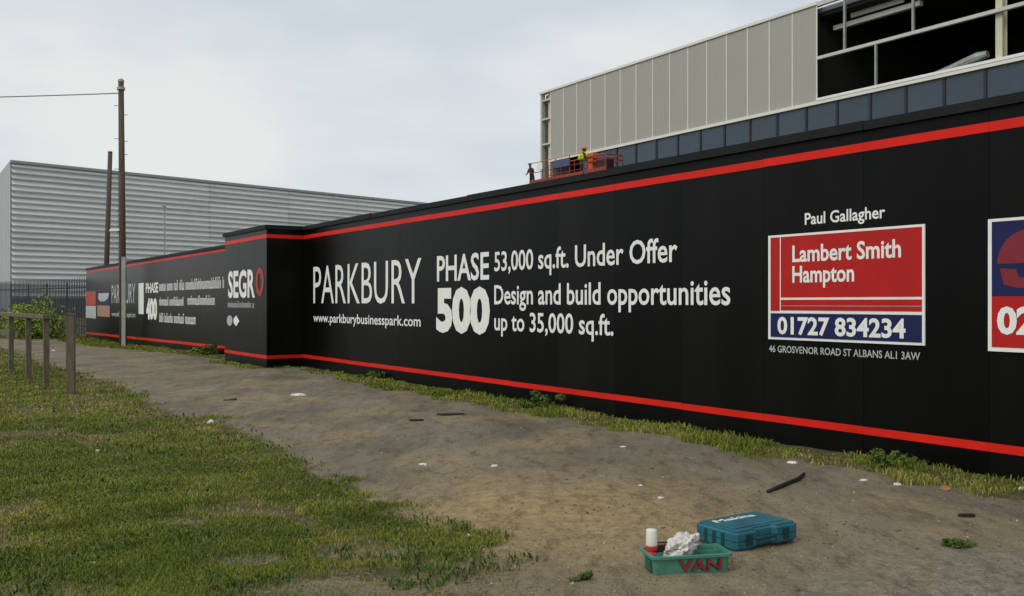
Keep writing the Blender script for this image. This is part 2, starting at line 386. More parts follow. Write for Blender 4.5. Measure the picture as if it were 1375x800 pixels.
hg = (.012+.030*clump)*rng.uniform(.5, 1.25, len(x))*(1+sm(8, 20, r)*.5); wd = .0042*np.maximum(1, r/5.0)*rng.uniform(.6, 1.3, len(x))
big = fast_noise(x, y, .55, 9)*.6+fast_noise(x, y, 2.3, 10)*.4
streak = fast_noise(x*1.0+y*.9, (y-x*.5)*3.2, 1.3, 17)
tint = .34+.55*(big-.5)+.55*(streak-.5)+.9*np.clip(bare-.52, 0, 1)*2+rng.normal(0, .13, len(x))+(rng.random(len(x)) < .06)*.5
o = obj('grass_field', blades('grass_field', x, y, gz(x, y), hg, wd, tint, 'grass', 1.0), 'grass')
tag(o, 'short worn green grass left of the dirt path', 'grass', kind='stuff')
x, y = scatter(26000, 3.4, 24, -.62, .12, 1.0); cl = fast_noise(x, y, 2.1, 61)*.6+fast_noise(x, y, 7, 62)*.4; pn = pathness(x, y)
k = (pn < .10) & (cl > .56) & (D0-(x*Nv.x+y*Nv.y) > 2); x, y, cl = x[k], y[k], cl[k]; r = np.hypot(x, y)
o = obj('turf_weeds', blades('turf_weeds', x, y, gz(x, y)+.006, .022+.03*rng.random(len(x)), .011*np.maximum(1, r/7)*rng.uniform(.5, 1.3, len(x)), .45+rng.normal(0, .2, len(x)), 'weed', 1.5), 'weed')
tag(o, 'low broad leaved weeds mixed through the worn grass', 'weeds', kind='stuff')
# weeds at the foot of the hoarding
n = 130000
s = np.concatenate([rng.uniform(3.0, 23.5, n//3*2), rng.uniform(23, 50, n//3)])
wv = rng.random(len(s))**.8*1.9
P = np.array([[Nv.x*(D0-b)+Dv.x*a, Nv.y*(D0-b)+Dv.y*a] for a, b in zip(s, wv)]); x, y = P[:,0], P[:,1]
pn = pathness(x, y); cl = fast_noise(x, y, 1.3, 21)*.5+fast_noise(x, y, 4.6, 22)*.5
inbox = (s > 20.1) & (s < 23.3) & (wv < .87)
keep = (pn < .02) & ~inbox & (rng.random(len(s)) < np.clip((cl-.30)*5, 0.02, 1))
x, y, cl = x[keep], y[keep], cl[keep]; r = np.hypot(x, y)
hg = (.015+.065*np.clip(cl-.35, 0, 1)*2)*rng.uniform(.4, 1.3, len(x)); wd = .007*np.maximum(1, r/8)*rng.uniform(.6, 1.6, len(x))
tint = .45+.6*(fast_noise(x, y, 2.2, 30)-.5)+rng.normal(0, .18, len(x))
o = obj('verge_weeds', blades('verge_weeds', x, y, gz(x, y), hg, wd, tint, 'weed', .9), 'grass')
tag(o, 'ragged strip of grass and weeds along the foot of the hoarding', 'weeds', kind='stuff')
def leaf_cloud(n, cen, rad, size, seed, flat=.6):
    r = np.random.default_rng(seed); v = []; f = []; tt = []
    cs = [(Vector(cen)+Vector((r.normal(0,.45)*rad[0], r.normal(0,.45)*rad[1], abs(r.normal(.45,.3))*rad[2])), r.uniform(.25,.55), r.uniform(-.25,.25)) for _ in range(max(3, n//45))]
    for i in range(n):
        c, cr, ct = cs[r.integers(len(cs))]
        d = Vector(r.normal(0, 1, 3)).normalized()*cr*r.uniform(.5, 1)**.5
        p = c+Vector((d.x*rad[0], d.y*rad[1], d.z*rad[2]*.6)); p.z = max(p.z, cen[2]+.01)
        a = Vector(r.normal(0, 1, 3)).normalized(); b = a.orthogonal().normalized(); s = size*r.uniform(.6, 1.4); k = len(v)
        v += [tuple(p-a*s), tuple(p+b*s*.45), tuple(p+a*s), tuple(p-b*s*.45)]; f.append((k, k+1, k+2, k+3)); tt += [.45+ct+r.normal(0,.12)]*4
    me = bpy.data.meshes.new('leaves'); me.from_pydata(v, [], f)
    at = me.attributes.new('tint', 'FLOAT', 'POINT'); at.data.foreach_set('value', np.clip(tt, 0, 1).astype(np.float32)); return me
pz_ = lambda py: py > 700
def plant(px, py, rad, n, size, label, seed, group=None, cat='weed', name='weed_clump'):
    g = G(px, py); t = thing(name, label, cat, g, 0, 'weed clumps on the bare path' if pz_(py) else 'weed clumps along the hoarding foot')
    obj('leaves', leaf_cloud(n, (0,0,0), rad, size, seed), 'weed', t)
    st = MB()
    for k in range(6):
        a = k*1.05; st.tube([(0,0,-.01), (math.cos(a)*rad[0]*.5, math.sin(a)*rad[1]*.5, rad[2]*.6)], .004, 4)
    obj('stem', st, 'weed', t); return t
plant(1186, 630, (.16,.14,.20), 420, .022, 'tallest bushy weed clump against the hoarding below the red estate sign', 3)
plant(727, 548, (.25,.2,.22), 380, .03, 'leafy weed clump at the hoarding foot, below the big building opportunities line', 4)
plant(505, 508, (.3,.25,.22), 300, .035, 'small weed clump at the hoarding foot, below the white website address', 5)
plant(1283, 734, (.13,.06,.035), 520, .014, 'isolated low tuft on bare path, right of the tool case', 6)
plant(785, 778, (.07,.05,.035), 300, .011, 'isolated low tuft on bare path, left of the green tray', 8)
plant(282, 476, (.5,.4,.28), 320, .05, 'weed clump in the corner left of the projecting hoarding box', 9)

# ------------------------------------------------------------------ gravel
def pebbles(name, x, y, r, m, label):
    base = np.array([(1,0,0),(-1,0,0),(0,1,0),(0,-1,0),(0,0,.6),(0,0,-.5),(.6,.6,.35),(-.6,.55,.3)], float)[:6]
    tri = np.array([(0,2,4),(2,1,4),(1,3,4),(3,0,4),(2,0,5),(1,2,5),(3,1,5),(0,3,5)])
    n = len(x); a = rng.uniform(0, 6.28, n); ca, sa = np.cos(a), np.sin(a)
    B = base[None]*rng.uniform(.6, 1.3, (n, 6, 1))*r[:,None,None]
    X = B[...,0]*ca[:,None]-B[...,1]*sa[:,None]*.7+x[:,None]; Yv = B[...,0]*sa[:,None]+B[...,1]*ca[:,None]*.7+y[:,None]; Z = B[...,2]+gz(x, y)[:,None]+.1*r[:,None]
    v = np.stack([X, Yv, Z], -1).reshape(-1, 3).astype(np.float32); t = (np.arange(n)[:,None,None]*6+tri[None]).reshape(-1, 3).astype(np.int32)
    me = bpy.data.meshes.new(name); me.vertices.add(len(v)); me.vertices.foreach_set('co', v.ravel()); me.loops.add(t.size); me.loops.foreach_set('vertex_index', t.ravel())
    me.polygons.add(len(t)); me.polygons.foreach_set('loop_start', np.arange(0, t.size, 3, dtype=np.int32)); me.polygons.foreach_set('loop_total', np.full(len(t), 3, np.int32)); me.update(calc_edges=True)
    tag(obj(name, me, m), label, 'gravel', kind='stuff')
x, y = scatter(42000, 3.6, 22, -.3, .6, 1.0); pn = pathness(x, y); dn = fast_noise(x, y, .9, 41)*.5+fast_noise(x, y, 3.1, 42)*.5
for (bx, by, br) in bare_spots: g = G(bx, by); pn = np.where(np.hypot((x-g.x)/1.7, y-g.y) < br*.9, .5, pn)
k = (pn > -.15) & (rng.random(len(x)) < np.clip((dn-.35)*2.2+.25*sm(6.5, 4.2, y), .03, 1)); x, y = x[k], y[k]
pebbles('gravel', x, y, .003+.010*rng.random(len(x))**4, 'pebble', 'brown grit and small stones strewn over the dirt path')
x, y = scatter(7000, 3.6, 14, -.3, .6, 1.0); pn = pathness(x, y); dn = fast_noise(x, y, 1.7, 43)
k = (pn > -.05) & (rng.random(len(x)) < np.clip((dn-.45)*2.5, .05, 1)); x, y = x[k], y[k]
pebbles('soil_crumbs', x, y, .004+.013*rng.random(len(x))**3, mat('soil_crumb', (.10, .082, .052), .95, var=.5, vscale=17), 'dark crumbs and clods of soil on the dirt path')
x, y = scatter(420, 3.6, 16, -.35, .6, 1.0); pn = pathness(x, y); k = pn > -.25; x, y = x[k], y[k]
pebbles('flint_chips', x, y, .005+.012*rng.random(len(x))**2.5, 'flint', 'pale flint chips scattered over the dirt path')

# ------------------------------------------------------------------ hoardings
ZT = zr(.188); ZRT0, ZRT1 = zr(.1565), zr(.1655); ZRB0, ZRB1 = zr(-.1365), zr(-.1285)
PW = 1.22
def hoarding_panels(root, s0, s1, z0f, z1f, y0=0, th=.018):
    k = 0; s = s1
    while s > s0 + .02:
        a = max(s0, s-PW); xa, xb = -s+.0012, -a-.0012; m = MB(); yo = y0+random.uniform(0, .0015)
        m.v = [(xa,yo,z0f(s)),(xb,yo,z0f(a)),(xb,yo+th,z0f(a)),(xa,yo+th,z0f(s)),(xa,yo,z1f(s)),(xb,yo,z1f(a)),(xb,yo+th,z1f(a)),(xa,yo+th,z1f(s))]
        m.f = [(0,3,2,1),(4,5,6,7),(0,1,5,4),(1,2,6,5),(2,3,7,6),(3,0,4,7)]
        obj('panel', m, 'black', root); s = a; k += 1
def strip(root, name, s0, s1, zA, zB, m, y=-.006, th=.005, s_from=None):
    if s_from is not None:      # vinyl applied sheet by sheet
        e_ = [s1]; q = s_from
        while q > s1: q -= PW
        while q > s0+.05: e_.append(q); q -= PW
        e_.append(s0)
        for a, b in zip(e_[1:], e_[:-1]):
            j = random.uniform(-.0025, .0025); strip(root, name, a+.001, b-.001, (lambda s, j=j: zA(s)+j), (lambda s, j=j: zB(s)+j), m, y, th)
        return
    if False:  # zA/zB: functions of s for lower and upper edge
        pass
    b = MB(); k = 0
    xa, xb = -s1, -s0
    b.v = [(xa,y,zA(s1)),(xb,y,zA(s0)),(xb,y+th,zA(s0)),(xa,y+th,zA(s1)),(xa,y,zB(s1)),(xb,y,zB(s0)),(xb,y+th,zB(s0)),(xa,y+th,zB(s1))]
    b.f = [(0,3,2,1),(4,5,6,7),(0,1,5,4),(1,2,6,5),(2,3,7,6),(3,0,4,7)]
    return obj(name, b, m, root)
cst = lambda v: (lambda s: v)
S_BR, S_BL = sz(358, 0, D0-.85)[0], sz(302, 0, D0-.85)[0]      # the projecting box, right and left ends
OFFB = .85
hr = thing('site_hoarding', 'long black plywood hoarding with red stripes, white lettering and estate agent boards', 'hoarding', tuple(Nv*D0), ROT)
hoarding_panels(hr, -6.1, S_BR+.03, cst(-.05), cst(ZT-.09))
q = S_BR
while q > -6.1:
    a = max(-6.1, q-3.66); j0, j1 = random.uniform(-.012, .010), random.uniform(-.012, .010); qq = q
    strip(hr, 'coping', a+.002, q, cst(ZT-.092), (lambda s, a=a, qq=qq, j0=j0, j1=j1: ZT+(j0+(j1-j0)*(s-a)/(qq-a))), 'cap', y=-.045+random.uniform(-.006, .006), th=.10); q = a
strip(hr, 'stripe', -6.1, S_BR-.01, cst(ZRT0), cst(ZRT1), 'red', s_from=S_BR+.03); strip(hr, 'stripe', -6.1, S_BR-.01, cst(ZRB0), cst(ZRB1), 'red', s_from=S_BR+.03)
for k in range(11):   # timber props behind
    xx0 = -S_BR+1+k*2.44; obj('prop', MB().box((xx0, .02, -.05), (xx0+.1, .12, ZT-.12)).tube([(xx0+.05,.1,ZT-.7),(xx0+.05,1.7,0)], .04, 4), 'wood', hr)
def T(body, pxl, pxr, rt, rb, root=None, bold=.004, m='white', d=D0, yo=-.004, name='lettering', cap='H'):
    me = text_mesh(body, -S(pxl, d), -S(pxr, d), zr(-rb, d), zr(rt, d), bold, yo, cap)
    for w_ in (words_of(me, len(body.split())) if ' ' in body else [me]): obj(name, w_, m, root or hr)
T('PARKBURY', 421, 566, .0855, .002, bold=-.002)
T('www.parkburybusinesspark.com', 421, 565, -.026, .046, bold=.012)
T('PHASE', 587, 657, .086, -.040, bold=.016)
T('500', 587, 657, -.026, -.0) if False else T('500', 586, 658, .0265, .0495, bold=.05, cap='5')
T('53,000 sq.ft. Under Offer', 664, 910, .0845, -.053, bold=.014)
T('Design and build opportunities', 664, 981, .029, .0025, bold=.014)
T('up to 35,000 sq.ft.', 664, 824, -.0165, .046, bold=.014)
T('Paul Gallagher', 1081, 1189, .0985, -.086, bold=.016)
T('46 GROSVENOR ROAD ST ALBANS AL1 3AW', 1033, 1236, -.049, .0565, bold=.012, m='dimwhite')
def rect(root, name, pxl, pxr, rt, rb, m, y, th, d=D0):   # a flat plate between two columns and two level lines
    return obj(name, MB().box((-S(pxl, d), y, zr(rb, d)), (-S(pxr, d), y+th, zr(rt, d))), m, root)
def board(label, pl, pr, rt, rb, split):
    t = thing('agent_board', label, 'sign', tuple(Nv*D0), ROT)
    rect(t, 'back_plate', pl, pr, rt, rb, 'white', -.016, .015)
    return t
b1 = board('red and navy estate agent board with phone number, right of the white lettering', 1033, 1243, .0765, -.042, 0)
wp = 3.0
rect(b1, 'top_panel', 1036.5, 1048.5, .074, -.0095, 'signred', -.021, .005)
rect(b1, 'main_panel', 1050.2, 1239.5, .074, .0058, 'signred', -.021, .005)
rect(b1, 'lower_panel', 1050.2, 1239.5, .0030, -.0088, 'signred', -.021, .005)
rect(b1, 'number_panel', 1036.5, 1239.5, -.0122, -.0392, 'navy', -.021, .005)
rect(b1, 'rule', 1050.2, 1239.5, -.0035, -.0040, 'dimwhite', -.023, .003)
T('Lambert Smith', 1066, 1212, .0635, -.0455, b1, .022, yo=-.024); T('Hampton', 1066, 1149, .0405, -.0225, b1, .022, yo=-.024)
T('01727 834234', 1046, 1218, -.0160, .0350, b1, .03, yo=-.024, cap='0')
b2 = board('navy and red agent board cut off by the right edge, only 02 readable', 1328, 1560, .0762, -.0445, 0)
rect(b2, 'top_panel', 1333.5, 1555, .0735, .0055, 'navy', -.021, .005); rect(b2, 'number_panel', 1333.5, 1555, .0055, -.0405, 'signred', -.0213, .005)
T('02', 1341, 1394, -.0035, .0275, b2, .04, yo=-.026, cap='0')
# red rounded emblem on the navy field
def emblem():
    m = MB(); cxp, cr = (1341, 1440), (.062, .013)
    x0, x1 = -S(1341), -S(1436); z0, z1 = zr(.013), zr(.0655); cx_, w2 = (x0+x1)/2, (x1-x0)/2
    dome = [(cx_+w2*math.cos(a), z0+(z1-z0)*(.42+.58*math.sin(a))) for a in np.linspace(0, math.pi, 20)]
    m.prism(dome[::-1], -.024, -.021)
    low = [(cx_-w2*.92, z0+(z1-z0)*.34), (cx_-w2*.80, z0+(z1-z0)*.06), (cx_-w2*.4, z0), (cx_+w2*.4, z0), (cx_+w2*.8, z0+(z1-z0)*.06), (cx_+w2*.92, z0+(z1-z0)*.34), (cx_+w2*.3, z0+(z1-z0)*.30), (cx_+w2*.2, z0+(z1-z0)*.18), (cx_-w2*.35, z0+(z1-z0)*.18), (cx_-w2*.45, z0+(z1-z0)*.32)]
    m.prism(low, -.024, -.021); obj('emblem', m, mat('emblem_red', (.20, .010, .02), .5), b2)
emblem()
# projecting box
DB = D0-OFFB
br = thing('hoarding_box', 'black projecting hoarding box with white and red logo lettering', 'hoarding', tuple(Nv*DB), ROT)
L = S_BL-S_BR
ZB = ZT
hoarding_panels(br, S_BR, S_BL, cst(-.05), cst(ZB-.09))
obj('side_panel', MB().box((-S_BR-.018, .0185, -.05), (-S_BR, OFFB-.004, ZB-.09)), 'black', br)
obj('side_panel', MB().box((-S_BL, .0185, -.05), (-S_BL+.018, OFFB+.3, ZB-.09)), 'black', br)
obj('coping', MB().box((-S_BL-.045, -.045, ZB-.09), (-S_BR+.045, OFFB+.04, ZB+.002)), 'cap', br)
for (a, b) in ((ZRT0, ZRT1), (ZRB0, ZRB1)):
    obj('stripe', MB().box((-S_BL-.006, -.006, a), (-S_BR+.006, -.001, b)), 'red', br)
    obj('stripe', MB().box((-S_BR+.001, -.0007, a), (-S_BR+.006, OFFB-.007, b)), 'red', br)
def TB(body, pl, pr, yt_l, yb_l, bold, m='white'):
    s0 = S(pl, DB); zt = sz(pl, yt_l, DB)[1]; zb = sz(pl, yb_l, DB)[1]
    return obj('lettering', text_mesh(body, -s0, -S(pr, DB), zb, zt, bold, -.004), m, br)
TB('SEGR', 306.5, 342.5, 364.5, 398.5, .03)
def ring():
    x0, x1 = -S(343.5, DB), -S(354.5, DB); z0, z1 = sz(345, 397.5, DB)[1], sz(345, 359.5, DB)[1]
    cx_, cz, a, b = (x0+x1)/2, (z0+z1)/2, (x1-x0)/2, (z1-z0)/2; m = MB(); n = 28
    for i in range(n):
        q = 2*math.pi*i/n
        for (k, yv) in ((1, -.006), (1, -.001), (.45, -.001), (.45, -.006)):
            m.v.append((cx_+a*k*math.cos(q)-(0.06*a if k < 1 else 0), yv, cz+b*(k+.17*(k<1))*math.sin(q)))
    for i in range(n):
        for j in range(4): A = i*4+j; B = i*4+(j+1)%4; A2 = ((i+1)%n)*4+j; B2 = ((i+1)%n)*4+(j+1)%4; m.f.append((A, B, B2, A2))
    obj('ring_letter', m, mat('ring_red', (.36, .02, .016), .5), br)
ring()
def smear(root, pl, pr, yt, yb, d, seed, m='dimwhite', words=(.3, .6)):   # small print too far away to read: only its strokes
    r = random.Random(seed); b = MB(); x = -S(pl, d); xe = -S(pr, d); zt = sz(pl, yt, d)[1]; zb = sz(pl, yb, d)[1]; h = zt-zb; wd = h*.11
    k = 0
    while x < xe-wd:
        if r.random() < .10 and k > 3: x += h*.45; k = 0; continue
        hh = h*r.choice([.72,.72,.72,1.0]); b.box((x, -.005, zb), (x+wd, -.001, zb+hh))
        if r.random() < .6: zz0 = zb+hh-h*.12 if r.random() < .6 else zb; b.box((x+wd, -.0045, zz0), (x+wd*2.6, -.001, zz0+h*.12)); b.box((x+wd*2.6, -.005, zb), (x+wd*3.5, -.001, zb+h*.70)); x += wd*4.6
        else: x += wd*2.2
        k += 1
    return tag(obj('small_print', b, m, root), kind='stuff')
smear(br, 306, 342, 404.5, 412.5, DB, 1)
xx0 = -S(305, DB); zc = sz(312, 430.5, DB)[1]
obj('small_mark', MB().prism([(xx0+.09*math.cos(a)*2.6+.22, zc+.13*math.sin(a)) for a in np.linspace(0, 6.28, 13)[:-1]], -.006, -.001), 'dimwhite', br)
obj('small_mark', MB().prism([(xx0+.55, zc+.05), (xx0+.75, zc+.13), (xx0+1.0, zc), (xx0+.75, zc-.13), (xx0+.55, zc-.05)], -.006, -.001), 'white', br)
# far run beyond the box
S_F = S(116); zl = lambda s: -.06-.22*min(1, max(0, (s-24)/(S_F-24)))
fr = thing('site_hoarding', 'far black hoarding run beyond the projecting box, crowded with small white lettering', 'hoarding', tuple(Nv*D0), ROT)
ztf = lambda s: zr(.1765)+.05*(s-S_BL)/(S_F-S_BL)
hoarding_panels(fr, S_BL-.3, S_F, zl, lambda s: ztf(s)-.09)
strip(fr, 'coping', S_BL-.3, S_F, lambda s: ztf(s)-.09, ztf, 'cap', y=-.045, th=.10)
strip(fr, 'stripe', S_BL-.0, S_F, lambda s: zr(.158), lambda s: zr(.166), 'red', s_from=S_F)
zrf = lambda r0, r1: (lambda s: zr(r0)+(zr(r1)-zr(r0))*(s-S_BL)/(S_F-S_BL))
strip(fr, 'stripe', S_BL-.0, S_F, zrf(-.139, -.168), zrf(-.130, -.158), 'red', s_from=S_F)
obj('side_panel', MB().box((-S_F-.018, 0.02, -.28), (-S_F, 3, ztf(S_F)-.09)), 'black', fr)
def TF(body, pl, pr, yt, yb, bold, m='white', cap='H'):
    return obj('lettering', text_mesh(body, -S(pl), -S(pr), sz((pl+pr)/2, yb)[1], sz((pl+pr)/2, yt)[1], bold, -.004, cap), m, fr)
TF('PARKBURY', 150, 182, 381.5, 406.5, .01, 'dimwhite'); TF('www.parkburybusinesspark.com', 150, 182, 418.5, 425, .02, 'dimwhite')
TF('PHASE', 196, 212.5, 379.5, 392.5, .03); TF('400', 196.5, 211, 400, 427, .06, 'white', '4')
rect(fr, 'bar', 186, 193, (HZ-380)/324, -(421.5-HZ)/324, 'white', -.006, .005)
smear(fr, 214, 301, 378, 390.5, D0, 5, 'white'); smear(fr, 214, 247, 399, 410, D0, 6, 'white'); smear(fr, 252, 289, 397, 409, D0, 7, 'white'); smear(fr, 214, 263, 420, 432, D0, 8, 'white')
def far_sign(label, pl, pr, y0, y1, m, my0, my1, m2):
    t = thing('agent_board', label, 'sign', tuple(Nv*D0), ROT); c = (pl+pr)/2; dl = c+135
    rect(t, 'upper_plate', pl, pr, (HZ-y0)/dl, (HZ-my0)/dl, m, -.012, .011); rect(t, 'lower_plate', pl, pr, (HZ-my0)/dl-.004, (HZ-y1)/dl, m2, -.010, .009)
    return t
t1 = far_sign('small red board over pale panel, nearest the far end of the hoarding', 115.5, 129, 391, 427, 'orange', 409.5, 427, 'dimwhite')
smear(t1, 118, 128, 396, 400, D0, 9, 'signred'); smear(t1, 118, 128, 403, 406, D0, 10, 'signred')
t2 = far_sign('small navy board with white arc over a peach panel, second from the far end', 131, 147.5, 391, 425, 'navy', 409, 425, mat('sign_peach', (.36, .20, .13), .5))
for q in t2.children: pass
zc = zr((HZ-393.5)/274)
obj('arc_mark', MB().prism([(-S(132.5), zc), (-S(147), zc), (-S(145.5), zc-.22), (-S(141), zc-.36), (-S(135), zc-.36), (-S(132.5), zc-.25)], -.015, -.012), 'dimwhite', t2)

# ------------------------------------------------------------------ building behind the hoarding
DBU = 30.0
bu = thing('warehouse_under_construction', 'half clad beige building with dark glazing band and open steel frame, behind the hoarding', 'building', tuple(Nv*DBU), ROT)
sx = lambda px: -S(px, DBU)
ZP, ZC, ZG = zr(.3275, DBU), zr(.219, DBU), 6.6
xL, xP, xO, xR = sx(725.5), sx(739), sx(1096), 12.0
npan = 15; pw = (xO-xP)/npan
def clad_panel():
    m = MB(); prof = []; nr_ = 8; wd = pw-.045
    for i in range(nr_):
        a = wd*i/nr_; b = wd*(i+1)/nr_; prof += [(a, 0), (a+(b-a)*.55, 0), (a+(b-a)*.62, .008), (a+(b-a)*.93, .008)]
    prof += [(wd, 0)]
    n = len(prof)
    for z in (0, 1):
        for (a, b) in prof: m.v.append((a, b, z))
    m.f = [(i, i+1, n+i+1, n+i) for i in range(n-1)]; me = m.mesh('cladding_panel')
    return me
cp = clad_panel(); cp.transform(Matrix.Scale(ZP-.12-ZC, 4, Vector((0,0,1)))); cp.materials.append(M['clad'])
seam = MB().box((0, -.012, 0), (.045, .03, ZP-.12-ZC)).mesh('joint_strip'); seam.materials.append(M['seam'])
for i in range(npan):
    obj('cladding_panel', cp, None, bu, (xP+.045+i*pw, 0, ZC)); obj('joint_strip', seam, None, bu, (xP+i*pw, 0, ZC))
obj('joint_strip', seam, None, bu, (xO, 0, ZC))
obj('parapet_trim', MB().box((xL-.05, -.06, ZP-.12), (xO+.07, .3, ZP)), 'seam', bu)
obj('base_flashing', MB().box((xP, -.10, ZC-.13), (xR, .05, ZC-.001)), 'seam', bu)
# glazing band, pane by pane
pg = 1.0
e0, e1 = sx(1007), sx(1323); stp = (e1-e0)/7; x0 = e0-stp*math.floor((e0-xP)/stp); first = x0-stp
pane = MB().box((.05, .02, ZG), (stp-.05, .06, ZC-.14)).mesh('window_pane'); pane.materials.append(M['glass'])
mul = MB().box((-.05, -.02, ZG), (.05, .09, ZC-.135)).mesh('mullion'); mul.materials.append(M['mull'])
xg = first+stp*2
while xg < xR:
    obj('window_pane', pane, None, bu, (xg, 0, 0)); obj('mullion', mul, None, bu, (xg, 0, 0)); xg += stp
obj('lower_wall', MB().box((xL, .08, -.1), (xR, .30, ZG)), 'darkgrey', bu)
# open corner bay on the left
obj('corner_column', MB().box((xL, 0, 0.0), (xL+.13, .25, ZP-.12)), 'steelw', bu)
obj('corner_column', MB().box((xL+.50, .2, 3), (xL+.68, .4, ZP-.12)), 'cream', bu)
for z in (ZC+.9, ZC+2.3, ZP-.55): obj('frame_rail', MB().box((xL+.13, .03, z), (xP, .16, z+.09)), 'steelw', bu)
obj('bay_shade_backing', MB().box((xL+.1, 1.2, 0.1), (xP+.3, 1.4, ZP-.2)), 'darkgrey', bu)  # dark sheet standing for the shade inside the open corner
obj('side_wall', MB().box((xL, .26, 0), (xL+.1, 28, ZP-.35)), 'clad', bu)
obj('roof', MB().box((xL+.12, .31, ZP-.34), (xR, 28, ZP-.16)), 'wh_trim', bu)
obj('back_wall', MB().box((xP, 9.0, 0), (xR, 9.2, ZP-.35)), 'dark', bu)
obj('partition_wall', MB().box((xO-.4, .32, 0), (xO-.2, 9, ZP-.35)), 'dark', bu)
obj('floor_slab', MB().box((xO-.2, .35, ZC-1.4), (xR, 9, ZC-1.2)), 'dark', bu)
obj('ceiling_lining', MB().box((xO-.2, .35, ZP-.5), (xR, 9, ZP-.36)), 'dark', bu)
zr1 = zr(.266, DBU)
obj('cladding_rail', MB().box((xO+.05, -.04, zr1-.06), (xR, .10, zr1+.06)), 'steelw', bu)
obj('eaves_rail', MB().box((xO+.075, -.04, ZP-.18), (xR, .10, ZP-.02)), 'steelw', bu)
obj('base_beam', MB().box((xO+.08, -.12, ZC), (xR, .12, ZC+.10)), 'white', bu)
for px_, a, b in ((1134, zr1+.06, ZP-.18), (1226, zr1+.06, ZP-.18), (1176, ZC+.10, zr1-.06)):
    q = sx(px_); obj('frame_post', MB().box((q-.04, -.03, a), (q+.04, .06, b)), 'galv', bu)
q = sx(1339); obj('main_column', MB().box((q-.13, .13, 0), (q+.10, .16, ZP-.5)).box((q-.02, .16, 0), (q, .4, ZP-.5)).box((q-.13, .4, 0), (q+.10, .43, ZP-.5)), 'cream', bu)
zt = zr(.303, DBU)
obj('inner_beam', MB().box((xO+.1, .9, zt-.10), (sx(1215), 1.1, zt+.08)), 'steelw', bu)
obj('inner_panel', MB().box((sx(1121), .95, zt+.2), (sx(1192), 1.0, zt+.75)), 'white', bu)
d_ = MB().tube([(sx(1229), .6, ZC+.12), (sx(1262), .6, ZC+.24), (sx(1300), .6, ZC+.44), (sx(1313), .6, ZC+.50)], [.10, .16, .2, .12], 10)
obj('insulation_roll', d_, 'galv', bu)

# ------------------------------------------------------------------ far grey warehouse
PC = Vector(((15-CX)/F*100, 100, 0)); ang = math.atan(1182.5/F); Ev = Vector((math.sin(ang), math.cos(ang), 0))
wh = thing('grey_warehouse', 'large grey warehouse with horizontal ribbed cladding and dark base, beyond the far hoarding', 'building', tuple(PC), math.atan2(Ev.y, Ev.x))
WT = H+191/F*100; Lw = 92
rows = 23; z0 = 1.9; rh = (WT-.30-z0)/rows
band = MB()
prof = [(0, 0), (-.02, rh*.10), (-.26, rh*.34), (-.27, rh*.46), (-.20, rh*.62), (-.03, rh*.92), (0, rh)]
n = len(prof)
NP = 8
for xq in (0, Lw/NP-.03):
    for (a, b) in prof: band.v.append((xq, a, b))
band.f = [(i, i+1, n+i+1, n+i) for i in range(n-1)]
bme = band.mesh('cladding_band'); bme.materials.append(M['wh_face'])
for i in range(rows):
    for j in range(NP): obj('cladding_band', bme, None, wh, (j*Lw/NP, 0, z0+i*rh))
obj('cladding_backing', MB().box((0, .02, 0), (Lw, .10, WT-.31)), 'wh_trim', wh)
obj('eaves_trim', MB().box((-.12, -.30, WT-.30), (Lw, .1, WT)), 'wh_trim', wh)
obj('plinth', MB().box((-.02, -.05, -.5), (Lw, .3, z0)), 'wh_low', wh)
# end face runs off parallel to the hoarding; modelled in the local frame
dl = Matrix.Rotation(-math.atan2(Ev.y, Ev.x), 4, 'Z') @ Dv
m = MB(); L_ = 70
for k in range(14):
    a = dl*(L_*k/14+.06); b = dl*(L_*(k+1)/14-.06); nn = Vector((-dl.y, dl.x, 0))*.1
    mm = MB(); mm.v = [tuple(a+nn), tuple(b+nn), tuple(b-nn), tuple(a-nn)]; mm.v = [(v[0], v[1], 0) for v in mm.v]+[(v[0], v[1], WT-.02) for v in mm.v]
    mm.f = [(0,3,2,1),(4,5,6,7),(0,1,5,4),(1,2,6,5),(2,3,7,6),(3,0,4,7)]; obj('end_panel', mm, 'wh_end', wh)
c1 = dl*L_; mm = MB(); P4 = [Vector((0,.12,0)), Vector((Lw,.12,0)), Vector((Lw,.12,0))+c1, c1+Vector((.1,0,0))]
mm.v = [(p.x, p.y, WT-.5) for p in P4]+[(p.x, p.y, WT-.1) for p in P4]; mm.f = [(0,3,2,1),(4,5,6,7),(0,1,5,4),(1,2,6,5),(2,3,7,6),(3,0,4,7)]; obj('roof', mm, 'wh_trim', wh)

# ------------------------------------------------------------------ poles, lamp, wire
Yp = 35.3; xg_ = (165.5-CX)/F*Yp; g = Vector((xg_, Yp, float(gz(xg_, Yp)))); tp = H-(110-HZ)/F*Yp
xt = (162.5-CX)/F*Yp; lean = xt-g.x
pole = thing('telegraph_pole', 'tall brown wooden pole with a cable at its top, in front of the far hoarding', 'pole', g)
hp = tp-g.z
obj('shaft', MB().tube([(0,0,-.3),(lean*.5,0,hp*.5),(lean,0,hp)], [.135,.12,.10], 12).mesh('shaft', True), 'polew', pole)
obj('pole_cap', MB().tube([(lean,0,hp),(lean,0,hp+.08),(lean,0,hp+.12)], [.115,.115,.06], 12), 'galv', pole)
obj('band', MB().tube([(lean,0,hp-.30),(lean,0,hp-.20)], [.15,.15], 12), 'galv', pole)
for (dx, z) in ((-1, hp-.9), (1, hp-1.25), (-1, hp-2.15), (1, hp-2.25), (1, hp-2.75), (-1, hp-3.3)):
    obj('step_bolt', MB().tube([(lean*.9, 0, z), (lean*.9+dx*.26, -.03, z)], .014, 6), 'galv', pole)
zg = H-(345-HZ)/F*Yp-g.z
